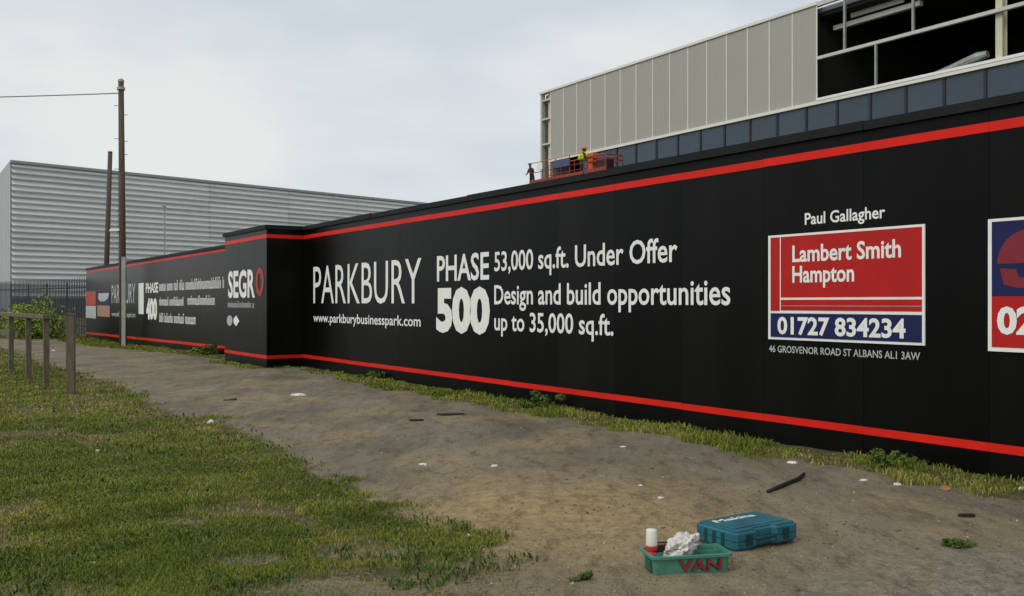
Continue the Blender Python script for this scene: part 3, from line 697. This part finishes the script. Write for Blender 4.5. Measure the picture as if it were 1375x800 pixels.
obj('cable_guard', MB().box((.0, -.165, -.2), (.15, -.08, zg)), 'galv', pole)
zl_ = H-(309-HZ)/F*Yp-g.z
la = obj('lamp_bracket', MB().tube([(0,-.05,zl_-.12),(-.22,-.05,zl_-.02)], .02, 6), 'galv', pole)
obj('lamp_head', MB().prism([(-.46, zl_-.05),(-.10, zl_-.03),(-.10, zl_+.05),(-.40, zl_+.06),(-.48, zl_)], -.14, .02), 'white', pole)
zw = H-(125-HZ)/F*Yp; pw0 = Vector((xt-.08, Yp, zw))
wire = MB(); pts = []
pw1 = Vector((-1.05*Yp, Yp+2, zw+.25))
for i in range(25):
    t = i/24; p = pw0.lerp(pw1, t); p.z -= .25*4*t*(1-t)*.6; pts.append(p)
o = obj('overhead_cable', wire.tube(pts, .022, 6), 'wire'); tag(o, 'thin overhead cable running left from the top of the tall pole', 'cable')
# second pole, behind the hoarding, leaning
Y2 = 56.0; xb, xt2 = (140-CX)/F*Y2, (148-CX)/F*Y2; zt2 = H-(205-HZ)/F*Y2
p2 = thing('telegraph_pole', 'shorter dark leaning wooden pole behind the far hoarding', 'pole', (xb, Y2, -.25))
obj('shaft', MB().tube([(0,0,-.2),((xt2-xb),0,zt2+.25)], [.17,.13], 10).mesh('shaft', True), 'polew', p2)
obj('pole_cap', MB().tube([((xt2-xb),0,zt2+.25),((xt2-xb),0,zt2+.33)], [.14,.12], 10), 'rubber', p2)
Y3 = 70.0; x3 = (221-CX)/F*Y3
lc = thing('lamp_column', 'slim grey lamp column rising in front of the grey warehouse', 'lamp column', (x3, Y3, -.25))
z3 = H-(278-HZ)/F*Y3+.25
obj('column', MB().tube([(0,0,0),(0,0,z3)], [.08,.045], 8), 'galv', lc); obj('lamp_head', MB().box((-.1,-.35,z3), (.1,.1,z3+.1)), 'galv', lc)

# ------------------------------------------------------------------ palisade fence
A = Vector((wpt(S_F).x-.1, wpt(S_F).y+.3, 0)); B = Vector((-42, 66, 0)); dirf = (B-A); Lf = dirf.length
pf = thing('palisade_fence', 'dark blue grey steel palisade fence left of the far hoarding end', 'fence', (A.x, A.y, -.25), math.atan2(dirf.y, dirf.x))
pale = MB().prism([(-.04, .1), (.04, .1), (.04, 2.75), (0, 2.92), (-.04, 2.75)], -.012, .012).mesh('pale'); pale.materials.append(M['fence'])
x0 = .1
while x0 < Lf: obj('pale', pale, None, pf, (x0, 0, 0)); x0 += .21
for z in (.5, 2.4): obj('fence_rail', MB().box((0, -.05, z), (Lf, -.014, z+.06)), 'fence', pf)
for k in range(int(Lf/2.75)+1): obj('fence_post', MB().box((k*2.75-.05, -.12, 0), (k*2.75+.05, -.052, 2.7)), 'fence', pf)
# bush in front of the fence
def bush(name, px0, px1, Y, top, seed, label, n):
    xc = ((px0+px1)/2-CX)/F*Y; wd = (px1-px0)/F*Y/2
    t = thing(name, label, 'bush', (xc, Y, -.25)); obj('foliage', leaf_cloud(n, (0,0,0), (wd, .9, (top+.25)*.95), .075, seed), 'bush', t)
    st = MB()
    for k in range(9): a = k*.7; st.tube([(math.cos(a)*.2, math.sin(a)*.2, 0), (math.cos(a)*wd*.5, math.sin(a)*.5, top*.8)], [.03, .01], 5)
    obj('stem', st, 'wood', t)
bush('bush', 14, 78, 43.5, 1.25, 51, 'bright green bushy shrub between the fence posts and the palisade fence', 5200)
bush('bush', -90, 14, 44.5, 1.1, 52, 'darker shrub at the left edge, behind the wooden rail', 4200)
# ------------------------------------------------------------------ timber posts and rail
posts = [(95, 530, 430, .072, 'stout square timber post standing alone, rightmost of the row', None),
         (62, 520, 425, .055, '', 1), (36, 509, 425, .052, '', 1), (15, 500, 425, .05, '', 1), (-12, 494, 425, .05, '', 1)]
def post_mesh(hw, h):
    m = MB(); m.box((-hw, -hw, -.2), (hw, hw, h)); return m.mesh('post', bevel=.008)
g0 = G(95, 530); hh = H-(420-HZ)/F*g0.y-g0.z
sp = thing('timber_post', 'stout weathered timber post standing alone, right of the railed posts', 'post', g0, .3)
obj('post_shaft', post_mesh(.062, hh-.03), 'wood', sp); obj('post_top', MB().prism([(-.069, hh-.03), (.069, hh-.03), (.045, hh), (-.045, hh)], -.069, .069), 'wood', sp)
pr_ = [G(62, 520), G(36, 509), G(15, 500.5)]
dd = (pr_[2]-pr_[0]); dd.z = 0; Lr = dd.length; dd.normalize()
rf = thing('post_and_rail_fence', 'weathered wooden post and rail fence at the left edge of the grass', 'fence', pr_[0], math.atan2(dd.y, dd.x))
for q in (0, Lr*.46, Lr, Lr*1.55, Lr*2.1):
    obj('post', post_mesh(.045, 1.17), 'wood', rf, (q, 0, 0))
obj('top_rail', MB().box((-.12, -.07, 1.17), (Lr*2.3, .07, 1.245)).mesh('top_rail', bevel=.01), 'wood', rf)
obj('lower_rail', MB().box((Lr*.9, -.075, .74), (Lr*2.3, -.057, .86)), 'wood', rf)
# yellow-topped bin far behind the rail
g = Vector(((46.5-CX)/F*44, 44, -.24)); bn = thing('litter_bin', 'small dark bin with yellow lid, seen far off under the wooden rail', 'bin', g, .2)
obj('body', MB().prism([(-.18,0),(.18,0),(.22,.52),(-.22,.52)], -.18, .18), 'maroon', bn); obj('lid', MB().prism([(-.24,.52),(.24,.52),(.20,.68),(-.20,.68)], -.2, .2), 'yellow', bn)
obj('label_plate', MB().box((-.17,-.192,.12), (.02,-.182,.36)), 'paper', bn)

# ------------------------------------------------------------------ people and lifts behind the hoarding
def skinned(name, joints, edges, radii, m, parent, sub=1):
    me = bpy.data.meshes.new(name); me.from_pydata(joints, edges, [])
    o = obj(name, me, m, parent); sk = o.modifiers.new('skin', 'SKIN'); ss = o.modifiers.new('sub', 'SUBSURF'); ss.levels = sub; ss.render_levels = sub
    lay = me.skin_vertices[0] if me.skin_vertices else None
    if lay is None:
        bpy.context.view_layer.objects.active = o; lay = me.skin_vertices[0]
    for i, r_ in enumerate(radii): lay.data[i].radius = (r_, r_); lay.data[i].use_root = (i == 0)
    return o
def person(label, loc, rz, bend, vest, hat):
    t = thing('person', label, 'person', loc, rz)
    b = bend
    J = [(0,0,.95),(0,-.02-b*.15,1.15),(0,-.04-b*.3,1.38),(0,-.05-b*.36,1.50),(0,-.07-b*.42,1.62),(0,-.07-b*.42,1.72),
         (.19,-.04-b*.28,1.40),(.26,-.06-b*.3,1.14),(.24,-.28-b*.3,1.02),(.235,-.36-b*.3,1.02),
         (-.19,-.04-b*.28,1.40),(-.26,-.06-b*.3,1.14),(-.22,-.26-b*.3,1.04),(-.215,-.34-b*.3,1.04),
         (.10,0,.88),(.13,-.03,.48),(.14,.02,.09),(.14,-.12,.04),(-.10,0,.88),(-.14,.03,.48),(-.15,.06,.09),(-.15,-.08,.04)]
    Ed = [(0,1),(1,2),(2,3),(3,4),(4,5),(2,6),(6,7),(7,8),(8,9),(2,10),(10,11),(11,12),(12,13),(0,14),(14,15),(15,16),(16,17),(0,18),(18,19),(19,20),(20,21)]
    R = [.13,.13,.15,.06,.095,.075,.07,.05,.038,.035,.07,.05,.038,.035,.09,.065,.05,.045,.09,.065,.05,.045]
    skinned('body', J, Ed, R, 'cloth', t)
    skinned('face', [(0,-.075-b*.42,1.555),(0,-.085-b*.42,1.66)], [(0,1)], [.075,.085], 'skin', t)
    if vest: skinned('hi_vis_vest', [(0,0,.98),(0,-.02-b*.15,1.15),(0,-.04-b*.3,1.36),(.17,-.04-b*.28,1.39),(-.17,-.04-b*.28,1.39)], [(0,1),(1,2),(2,3),(2,4)], [.24,.25,.27,.15,.15], 'hivis', t)
    hz_ = Vector((0, -.07-b*.42, 1.70)); hm = MB()
    for j, (rr, zz_) in enumerate(((.145,0),(.125,.012),(.12,.05),(.09,.10),(.03,.125))):
        pass
    hm.tube([hz_+Vector((0,0,z)) for z in (0,.012,.05,.10,.125)], [.145,.125,.12,.09,.03], 12)
    obj('hard_hat', hm.mesh('hard_hat', True), hat, t); return t
DL = 27.5
lx = lambda px: -S(px, DL); lzf = lambda px, py: sz(px, py, DL)[1]
zrail = lzf(760, 213.5); zfl = zrail-1.1
sl = thing('scissor_lift', 'long red railed scissor lift platform seen above the hoarding top', 'lift', tuple(Nv*DL), ROT)
xa, xb_ = lx(724), lx(797)
obj('platform_deck', MB().box((xa, -.6, zfl-.12), (xb_, .6, zfl)), 'darkgrey', sl)
for yv in (-.58, .58):
    for zq in (0, -.5): obj('guard_rail', MB().tube([(xa, yv, zrail+zq), (xb_, yv, zrail+zq)], .02, 6), 'hiorange' if zq == 0 else 'liftred', sl)
    for k in range(5): q = xa+(xb_-xa)*k/4; obj('rail_post', MB().tube([(q, yv, zfl), (q, yv, zrail)], .022, 6), 'liftred', sl)
obj('toe_board', MB().box((xa, -.62, zfl), (xb_, -.60, zfl+.22)), 'liftred', sl)
obj('control_box', MB().box((lx(757), -.66, zrail-.50), (lx(779), -.62, zrail-.12)), 'liftblue', sl)
obj('notice_plate', MB().box((lx(736), -.70, zrail-.42), (lx(743), -.66, zrail-.10)), 'white', sl)
for k in range(6):
    za, zb_ = .8+(zfl-.9)*k/6, .8+(zfl-.9)*(k+1)/6
    obj('scissor_arm', MB().tube([(xa+.3, -.4, za), (xb_-.3, -.4, zb_)], .06, 6).tube([(xa+.3, .4, zb_), (xb_-.3, .4, za)], .06, 6), 'liftred', sl)
obj('chassis', MB().box((xa+.1, -.6, .35), (xb_-.1, .6, .85)), 'liftred', sl)
for a in (xa+.6, xb_-.6):
    for yv in (-.62, .45): obj('wheel', MB().tube([(a, yv, .38), (a, yv+.2, .38)], .38, 14), 'rubber', sl)
def at_lift(px, yo, z): s_l = S(px, DL); v = Nv*(DL+yo)+Dv*s_l; return (v.x, v.y, z)
zpf = lzf(786, 206)-1.83
pf_w = person('worker in yellow hi-vis vest standing on the red scissor lift platform', at_lift(786.5, -.25, zfl+.0), ROT+math.pi*.85, .1, True, 'hiorange')
pf_w.scale = (1.15, 1.15, max(.8, min(1.25, (lzf(786, 206)-zfl)/1.83)))
# boom lift with red basket right of the platform
bl = thing('boom_lift', 'dark red boom lift basket beside the orange mast, right of the hi-vis worker', 'lift', tuple(Nv*DL), ROT)
zb0 = lzf(812, 226); zb1 = lzf(812, 210)
xa2, xb2 = lx(800), lx(825)
obj('basket', MB().box((xa2, -.5, zb0-.6), (xb2, .5, zb0-.45)).box((xa2+.02, -.5, zb0-.45), (xb2-.02, -.47, zb0-.02)), 'liftred', bl)
for zq in (zb1, (zb0+zb1)/2+.05): obj('basket_rail', MB().tube([(xa2,-.5,zq),(xb2,-.5,zq),(xb2,.5,zq),(xa2,.5,zq),(xa2,-.5,zq)], .03, 6), 'liftred', bl)
for (a, b) in ((xa2,-.5),(xb2,-.5),(xb2,.5),(xa2,.5)): obj('basket_post', MB().tube([(a,b,zb0-.5),(a,b,zb1)], .03, 6), 'liftred', bl)
obj('engine_cover', MB().box((lx(806), -.3, zb0-.4), (lx(820), .2, zb1-.12)), 'maroon', bl)
obj('mast', MB().box((lx(792.5), -.15, .9), (lx(799.5), .25, lzf(796, 205.5))), 'hiorange', bl)
obj('turntable', MB().box((lx(790), -1, .4), (lx(815), 1, 1.3)), 'hiorange', bl)
for a in (lx(792), lx(813)):
    for yv in (-1.05, .85): obj('wheel', MB().tube([(a, yv, .42), (a, yv+.22, .42)], .42, 14), 'rubber', bl)
# dark worker beyond the building end on a scaffold tower
DP = 36.0; sP = S(715, DP); Yd = (Nv*DP+Dv*sP).y
v = Nv*DP+Dv*sP; zfeet = H-(219-HZ)/F*v.y-1.84
sc_ = thing('scaffold_tower', 'grey scaffold tower whose deck carries the dark clothed worker, mostly behind the hoarding', 'scaffold', (v.x, v.y, -.2), ROT)
for a in (-.9, .9):
    for b in (-.5, .5): obj('standard', MB().tube([(a,b,0),(a,b,zfeet+.25)], .03, 6), 'galv', sc_)
for k in range(1, 5):
    z = (zfeet+.1)*k/4; obj('ledger', MB().tube([(-.9,-.5,z),(.9,-.5,z)], .025, 6).tube([(-.9,.5,z),(.9,.5,z)], .025, 6), 'galv', sc_)
obj('deck', MB().box((-.95, -.55, zfeet+.15), (.95, .55, zfeet+.2)), 'wood', sc_)
person('worker in dark clothing beyond the left end of the beige building', (v.x, v.y, zfeet), ROT+.3, .5, False, 'cloth')

# ------------------------------------------------------------------ tool tray, case and what lies in and round them
tA = G(877, 774.5); tB = G(980, 769.5); tB = tA+(tB-tA).normalized()*.44; rzt = math.atan2(tB.y-tA.y, tB.x-tA.x)
LT, WT_, HT = .44, .20, .105
tr = thing('tool_tray', 'open green plastic tool tray lettered VAN on its front', 'tray', (tA.x, tA.y, tA.z-.002), rzt)
def tray():
    bm = bmesh.new()
    def ring_(x0, x1, y0, y1, z, r=.02, n=4):
        v = []
        for (cx_, cy_, a0) in ((x1-r, y0+r, -90), (x1-r, y1-r, 0), (x0+r, y1-r, 90), (x0+r, y0+r, 180)):
            for i in range(n+1):
                a = math.radians(a0+90*i/n); v.append(bm.verts.new((cx_+r*math.cos(a), cy_+r*math.sin(a), z)))
        return v
    t = .014
    specs = [(t, LT-t, t, WT_-t, 0, .02), (0.004, LT-.004, .004, WT_-.004, HT*.80, .022), (0.003, LT-.003, .003, WT_-.003, HT*.86, .022), (-.010, LT+.010, -.010, WT_+.010, HT*.87, .026), (-.011, LT+.011, -.011, WT_+.011, HT, .026),
             (.006, LT-.006, .006, WT_-.006, HT+.001, .018), (.008, LT-.008, .008, WT_-.008, HT*.8, .018), (t+.005, LT-t-.005, t+.005, WT_-t-.005, .012, .016)]
    rs = [ring_(*s[:5], s[5]) for s in specs]; n = len(rs[0])
    for a, b in zip(rs, rs[1:]):
        for i in range(n): bm.faces.new((a[i], a[(i+1)%n], b[(i+1)%n], b[i]))
    bm.faces.new(rs[0][::-1]); bm.faces.new(rs[-1]); bmesh.ops.recalc_face_normals(bm, faces=bm.faces)
    me = bpy.data.meshes.new('tray_body'); bm.to_mesh(me); bm.free(); return me
obj('tray_body', tray(), 'tray', tr)
obj('divider', MB().box((.02, WT_*.58, .012), (LT-.02, WT_*.62, HT*.9)), 'tray', tr)
obj('divider', MB().box((LT*.55, .02, .012), (LT*.565, WT_*.58, HT*.75)), 'tray', tr)
obj('end_recess_shade', MB().box((-.0005-.002, WT_*.22, .015), (.012, WT_*.62, HT*.78)), 'traydk', tr)  # dark plate on the end wall, painting the shade of a hollow
def van(off, bold, m, y):
    me = text_mesh('VAN', LT*.31+off, LT*.86+off, .020, .082, bold, 0)
    for v in me.vertices:   # follow the tray's slight draft, painted by hand
        z = v.co.z; v.co.y = y+.010*(1-z/(HT*.8)); v.co.x += .004*math.sin(z*90)+(z-.05)*.02
    obj('lettering', me, m, tr)
van(0.0, .035, 'letterdk', -.0028); van(.003, .012, 'letter', -.0052)
tw = lambda x, y, z: Vector((tA.x, tA.y, tA.z)) + Matrix.Rotation(rzt, 3, 'Z') @ Vector((x, y, z))
# sealant bottle standing in the tray's left end
bt = thing('bottle', 'white plastic bottle with a red collar standing in the left end of the tray', 'bottle', tw(.040, .140, .012), .1)
obj('bottle_body', MB().tube([(0,0,0),(0,0,.004),(0,0,.095)], [.024,.026,.026], 16).mesh('b', True), 'redplastic', bt)
obj('collar', MB().tube([(0,0,.095),(0,0,.116)], [.0325,.0325], 16), 'redplastic', bt)
obj('cap', MB().tube([(0,0,.1155),(0,0,.123),(0,0,.200),(0,0,.205)], [.031,.032,.030,.027], 16).mesh('c', True), 'cup', bt)
mb = thing('tool_box', 'dark maroon plastic tool block lying behind the white bottle in the tray', 'tool', tw(.05, .165, .06), rzt)
obj('block', MB().box((0, -.02, 0), (.115, .02, .062)).mesh('block', bevel=.006), 'maroon', mb); obj('handle', MB().tube([(.02,0,.06),(.03,0,.075),(.085,0,.075),(.095,0,.06)], .005, 6), 'rubber', mb)
bme_ = bmesh.new(); bmesh.ops.create_icosphere(bme_, subdivisions=5, radius=1)
for v in bme_.verts:
    p = v.co.copy(); f1 = mnoise.noise(p*1.7+Vector((3,1,2))); f2 = abs(mnoise.noise(p*3.6+Vector((9,2,5)))); f3 = abs(mnoise.noise(p*8+Vector((1,7,5))))
    k = 1+.6*f1-.75*f2-.20*f3; v.co = Vector((p.x*.085*k+p.z*.040, p.y*.062*k, p.z*.092*k))
me = bpy.data.meshes.new('bag'); bme_.to_mesh(me); bme_.free()
for p in me.polygons: p.use_smooth = True
bgo = obj('plastic_bag', me, 'bag', None, tw(.190, .10, .125), rzt); tag(bgo, 'crumpled white plastic bag stuffed into the middle of the tray', 'bag')
# cream roll behind the bag
rl = obj('tape_roll', (lambda: (lambda m: m)(MB()))(), 'cup'); bpy.data.objects.remove(rl)
def torus(R, r, n=24, k=10):
    m = MB()
    for i in range(n):
        a = 2*math.pi*i/n
        for j in range(k):
            b = 2*math.pi*j/k; q = R+r*math.cos(b)*.6; m.v.append((q*math.cos(a), r*math.sin(b)*1.5, q*math.sin(a)))
    for i in range(n):
        for j in range(k): A_ = i*k+j; B_ = i*k+(j+1)%k; m.f.append((A_, B_, ((i+1)%n)*k+(j+1)%k, ((i+1)%n)*k+j))
    return m
o = obj('tape_roll', torus(.042, .012).mesh('tape_roll', True), mat('tape_cream', (.42, .33, .24), .6, var=.1), None, tw(.255, .15, .128), rzt+.5); o.rotation_euler.x = .5
tag(o, 'brownish cream tape roll leaning behind the plastic bag in the tray', 'tape roll')
# case
cA = G(988, 742); ra = math.radians(33); CL, CW, CH = .54, .345, .115
cs = thing('tool_case', 'closed teal plastic power tool case lying flat with white lettering on top', 'tool case', (cA.x, cA.y, cA.z-.001), ra)
def shell(z0, z1, dx, m, name, top):
    bm = bmesh.new(); out = [(0,.02),(.02,0),(.17,0),(.19,.028),(.33,.028),(.35,0),(CL-.02,0),(CL,.02),(CL,CW-.03),(CL-.03,CW),(.03,CW),(0,CW-.03)]
    lo = [bm.verts.new((x, y, z0)) for x, y in out]; hi = [bm.verts.new((x, y, z1)) for x, y in out]; n = len(out)
    for i in range(n): bm.faces.new((lo[i], lo[(i+1)%n], hi[(i+1)%n], hi[i]))
    bm.faces.new(lo[::-1]); ft = bm.faces.new(hi)
    bmesh.ops.recalc_face_normals(bm, faces=bm.faces)
    cap_ = ft if top else None
    e_ = [e for e in bm.edges if all(abs(v.co.z-(z1 if top else z0)) < 1e-6 for v in e.verts)]
    bmesh.ops.bevel(bm, geom=e_, offset=.016, segments=3, affect='EDGES', clamp_overlap=True)
    me = bpy.data.meshes.new(name); bm.to_mesh(me); bm.free()
    return obj(name, me, m, cs)
shell(.0, CH*.5-.002, 0, 'case', 'lower_shell', False); shell(CH*.5+.002, CH, 0, 'case', 'upper_shell', True)
obj('seam_strip', MB().prism([(.006,.03),(.03,.006),(.165,.006),(.185,.034),(.335,.034),(.355,.006),(CL-.03,.006),(CL-.006,.03),(CL-.006,CW-.03),(CL-.03,CW-.006),(.03,CW-.006),(.006,CW-.03)], CH*.5-.0025, CH*.5+.0025, 'z'), 'casedk', cs)
obj('top_panel', MB().box((.05, .065, CH), (CL-.05, CW-.05, CH+.004)).mesh('top_panel', bevel=.0015), 'case', cs)
obj('handle', MB().tube([(.18,.012,CH*.5),(.195,-.004,CH*.5),(.325,-.004,CH*.5),(.34,.012,CH*.5)], .011, 8), 'casedk', cs)
for q in (.085, .40): obj('latch', MB().box((q, -.007, CH*.22), (q+.05, -.0005, CH*.78)).mesh('latch', bevel=.002), 'casedk', cs)
for k in range(3): obj('rib', MB().box((-.003, .09+.07*k, .012), (0, .115+.07*k, CH-.02)), 'casedk', cs)
me = text_mesh('Makita', .08, .42, .225, .275, .02, 0)
for v in me.vertices: v.co = (v.co.x, v.co.z, CH+.0052)
obj('lettering', me, 'white', cs)

# litter and sticks, each its own thing
def scrap(px, py, w_, d_, h_, m, label, name='paper_scrap', cat='litter', seed=0):
    g = G(px, py); r = random.Random(seed+px); bm = bmesh.new(); bmesh.ops.create_icosphere(bm, subdivisions=2, radius=.5)
    for v in bm.verts:
        k = 1+.45*mnoise.noise(v.co*3+Vector((px, py, 0))); v.co = Vector((v.co.x*w_*.75*k, v.co.y*d_*.8*k, max(-.1, v.co.z)*h_*k))
    me = bpy.data.meshes.new(name); bm.to_mesh(me); bm.free()
    return tag(obj(name, me, m, None, g+Vector((0,0,h_*.08)), r.uniform(-.6, .6)), label, cat, 'scraps of litter on the grass and path')
sc_l = [
 (401,531,.28,.22,.07,'paper','flat white scrap on the far path, below the website lettering'),
 (283,569,.12,.09,.08,'paper','small round white scrap at the grass edge, right of the dark mud streak'),
 (125,758,.07,.04,.03,'paper','white scrap on the grass near the bottom left corner'),
 (629,721,.045,.04,.03,'paper','small white scrap on the last grass tongue before the tan dirt'),
 (568,624,.11,.07,.03,'paper','pale scrap on the middle of the path, left of centre'),
 (664,626,.10,.06,.03,'paper','pale flattened scrap on the path below the number 500'),
 (837,600,.09,.05,.02,'paper','white chip on the path below the small weed verge at centre'),
 (887,669,.06,.04,.025,'paper','white stone chip on the path just above the white bottle'),
 (860,652,.05,.03,.02,'paper','smaller white chip on the path, upper left of its larger neighbour'),
 (1205,651,.09,.05,.03,'paper','white scrap at the verge edge below the red agent board'),
 (1160,645,.09,.05,.02,'paper','cream flattened scrap at the verge edge, left of the white one'),
 (1187,630,.05,.04,.05,'paper','tiny white scrap caught in the tall weed clump'),
 (1270,657,.13,.09,.05,'card','crumpled brown card at the foot of the hoarding, right side'),
 (1372,657,.08,.05,.04,'paper','white scrap against the verge at the right edge of the photo'),
 (1064,622,.12,.07,.04,'paper','cream lump in the verge just above the black pipe'),
 (131,606,.08,.06,.03,'paper','faint white speck on the grass below the timber posts'),
 (48,694,.06,.04,.02,'paper','faint pale speck low on the grass at far left'),
 (507,709,.10,.06,.03,'card','brownish lump in the grass left of the tan dirt'),
 (428,666,.06,.04,.02,'paper','short pale scrap on the grass just left of the path edge'),
 (72,471,.2,.1,.06,'paper','white scrap on the far path between the two timber posts'),
]
for a in sc_l: scrap(*a)
def lying(pxs, r, m, label, name, cat, z=.0):
    pts = [G(*p)+Vector((0,0,r*.8+z*(i % 2))) for i, p in enumerate(pxs)]
    rr = [r*.8]+[r]*(len(pts)-2)+[r*.7]; return tag(obj(name, MB().tube(pts, rr, 8).mesh(name, True), m), label, cat)
lying([(1031,662),(1046,656),(1060,650),(1072,645),(1080,638)], .017, 'rubber', 'bent black pipe lying on the path above the tool case', 'pipe', 'pipe')
def strap(px, py, w_, d_, label, rz):
    g = G(px, py); m = MB(); m.prism([(-w_/2,0),(-w_*.2,d_*.4),(w_*.3,d_*.5),(w_/2,d_*.1),(w_*.25,-d_*.3),(-w_*.3,-d_*.4)], 0, .02, 'z')
    tag(obj('rubber_strip', m, 'rubber', None, g, rz), label, 'rubber strip')
strap(605, 557, .36, .16, 'black rubber strip lying on the far half of the path', .05)
strap(559, 565, .18, .10, 'small dark strip on the path, left of the longer rubber strip', 0)
strap(1298, 694, .11, .05, 'thin dark strip on the path, above the isolated tuft at right', -.2)
o = lying([(866,581),(885,580),(897,577)], .02, 'wood', 'short pale plank lying in the verge at the foot of the hoarding', 'plank', 'plank')
lying([(300,538),(318,537)], .02, 'wood', 'short brown stick on the far path before the projecting box', 'stick', 'stick')
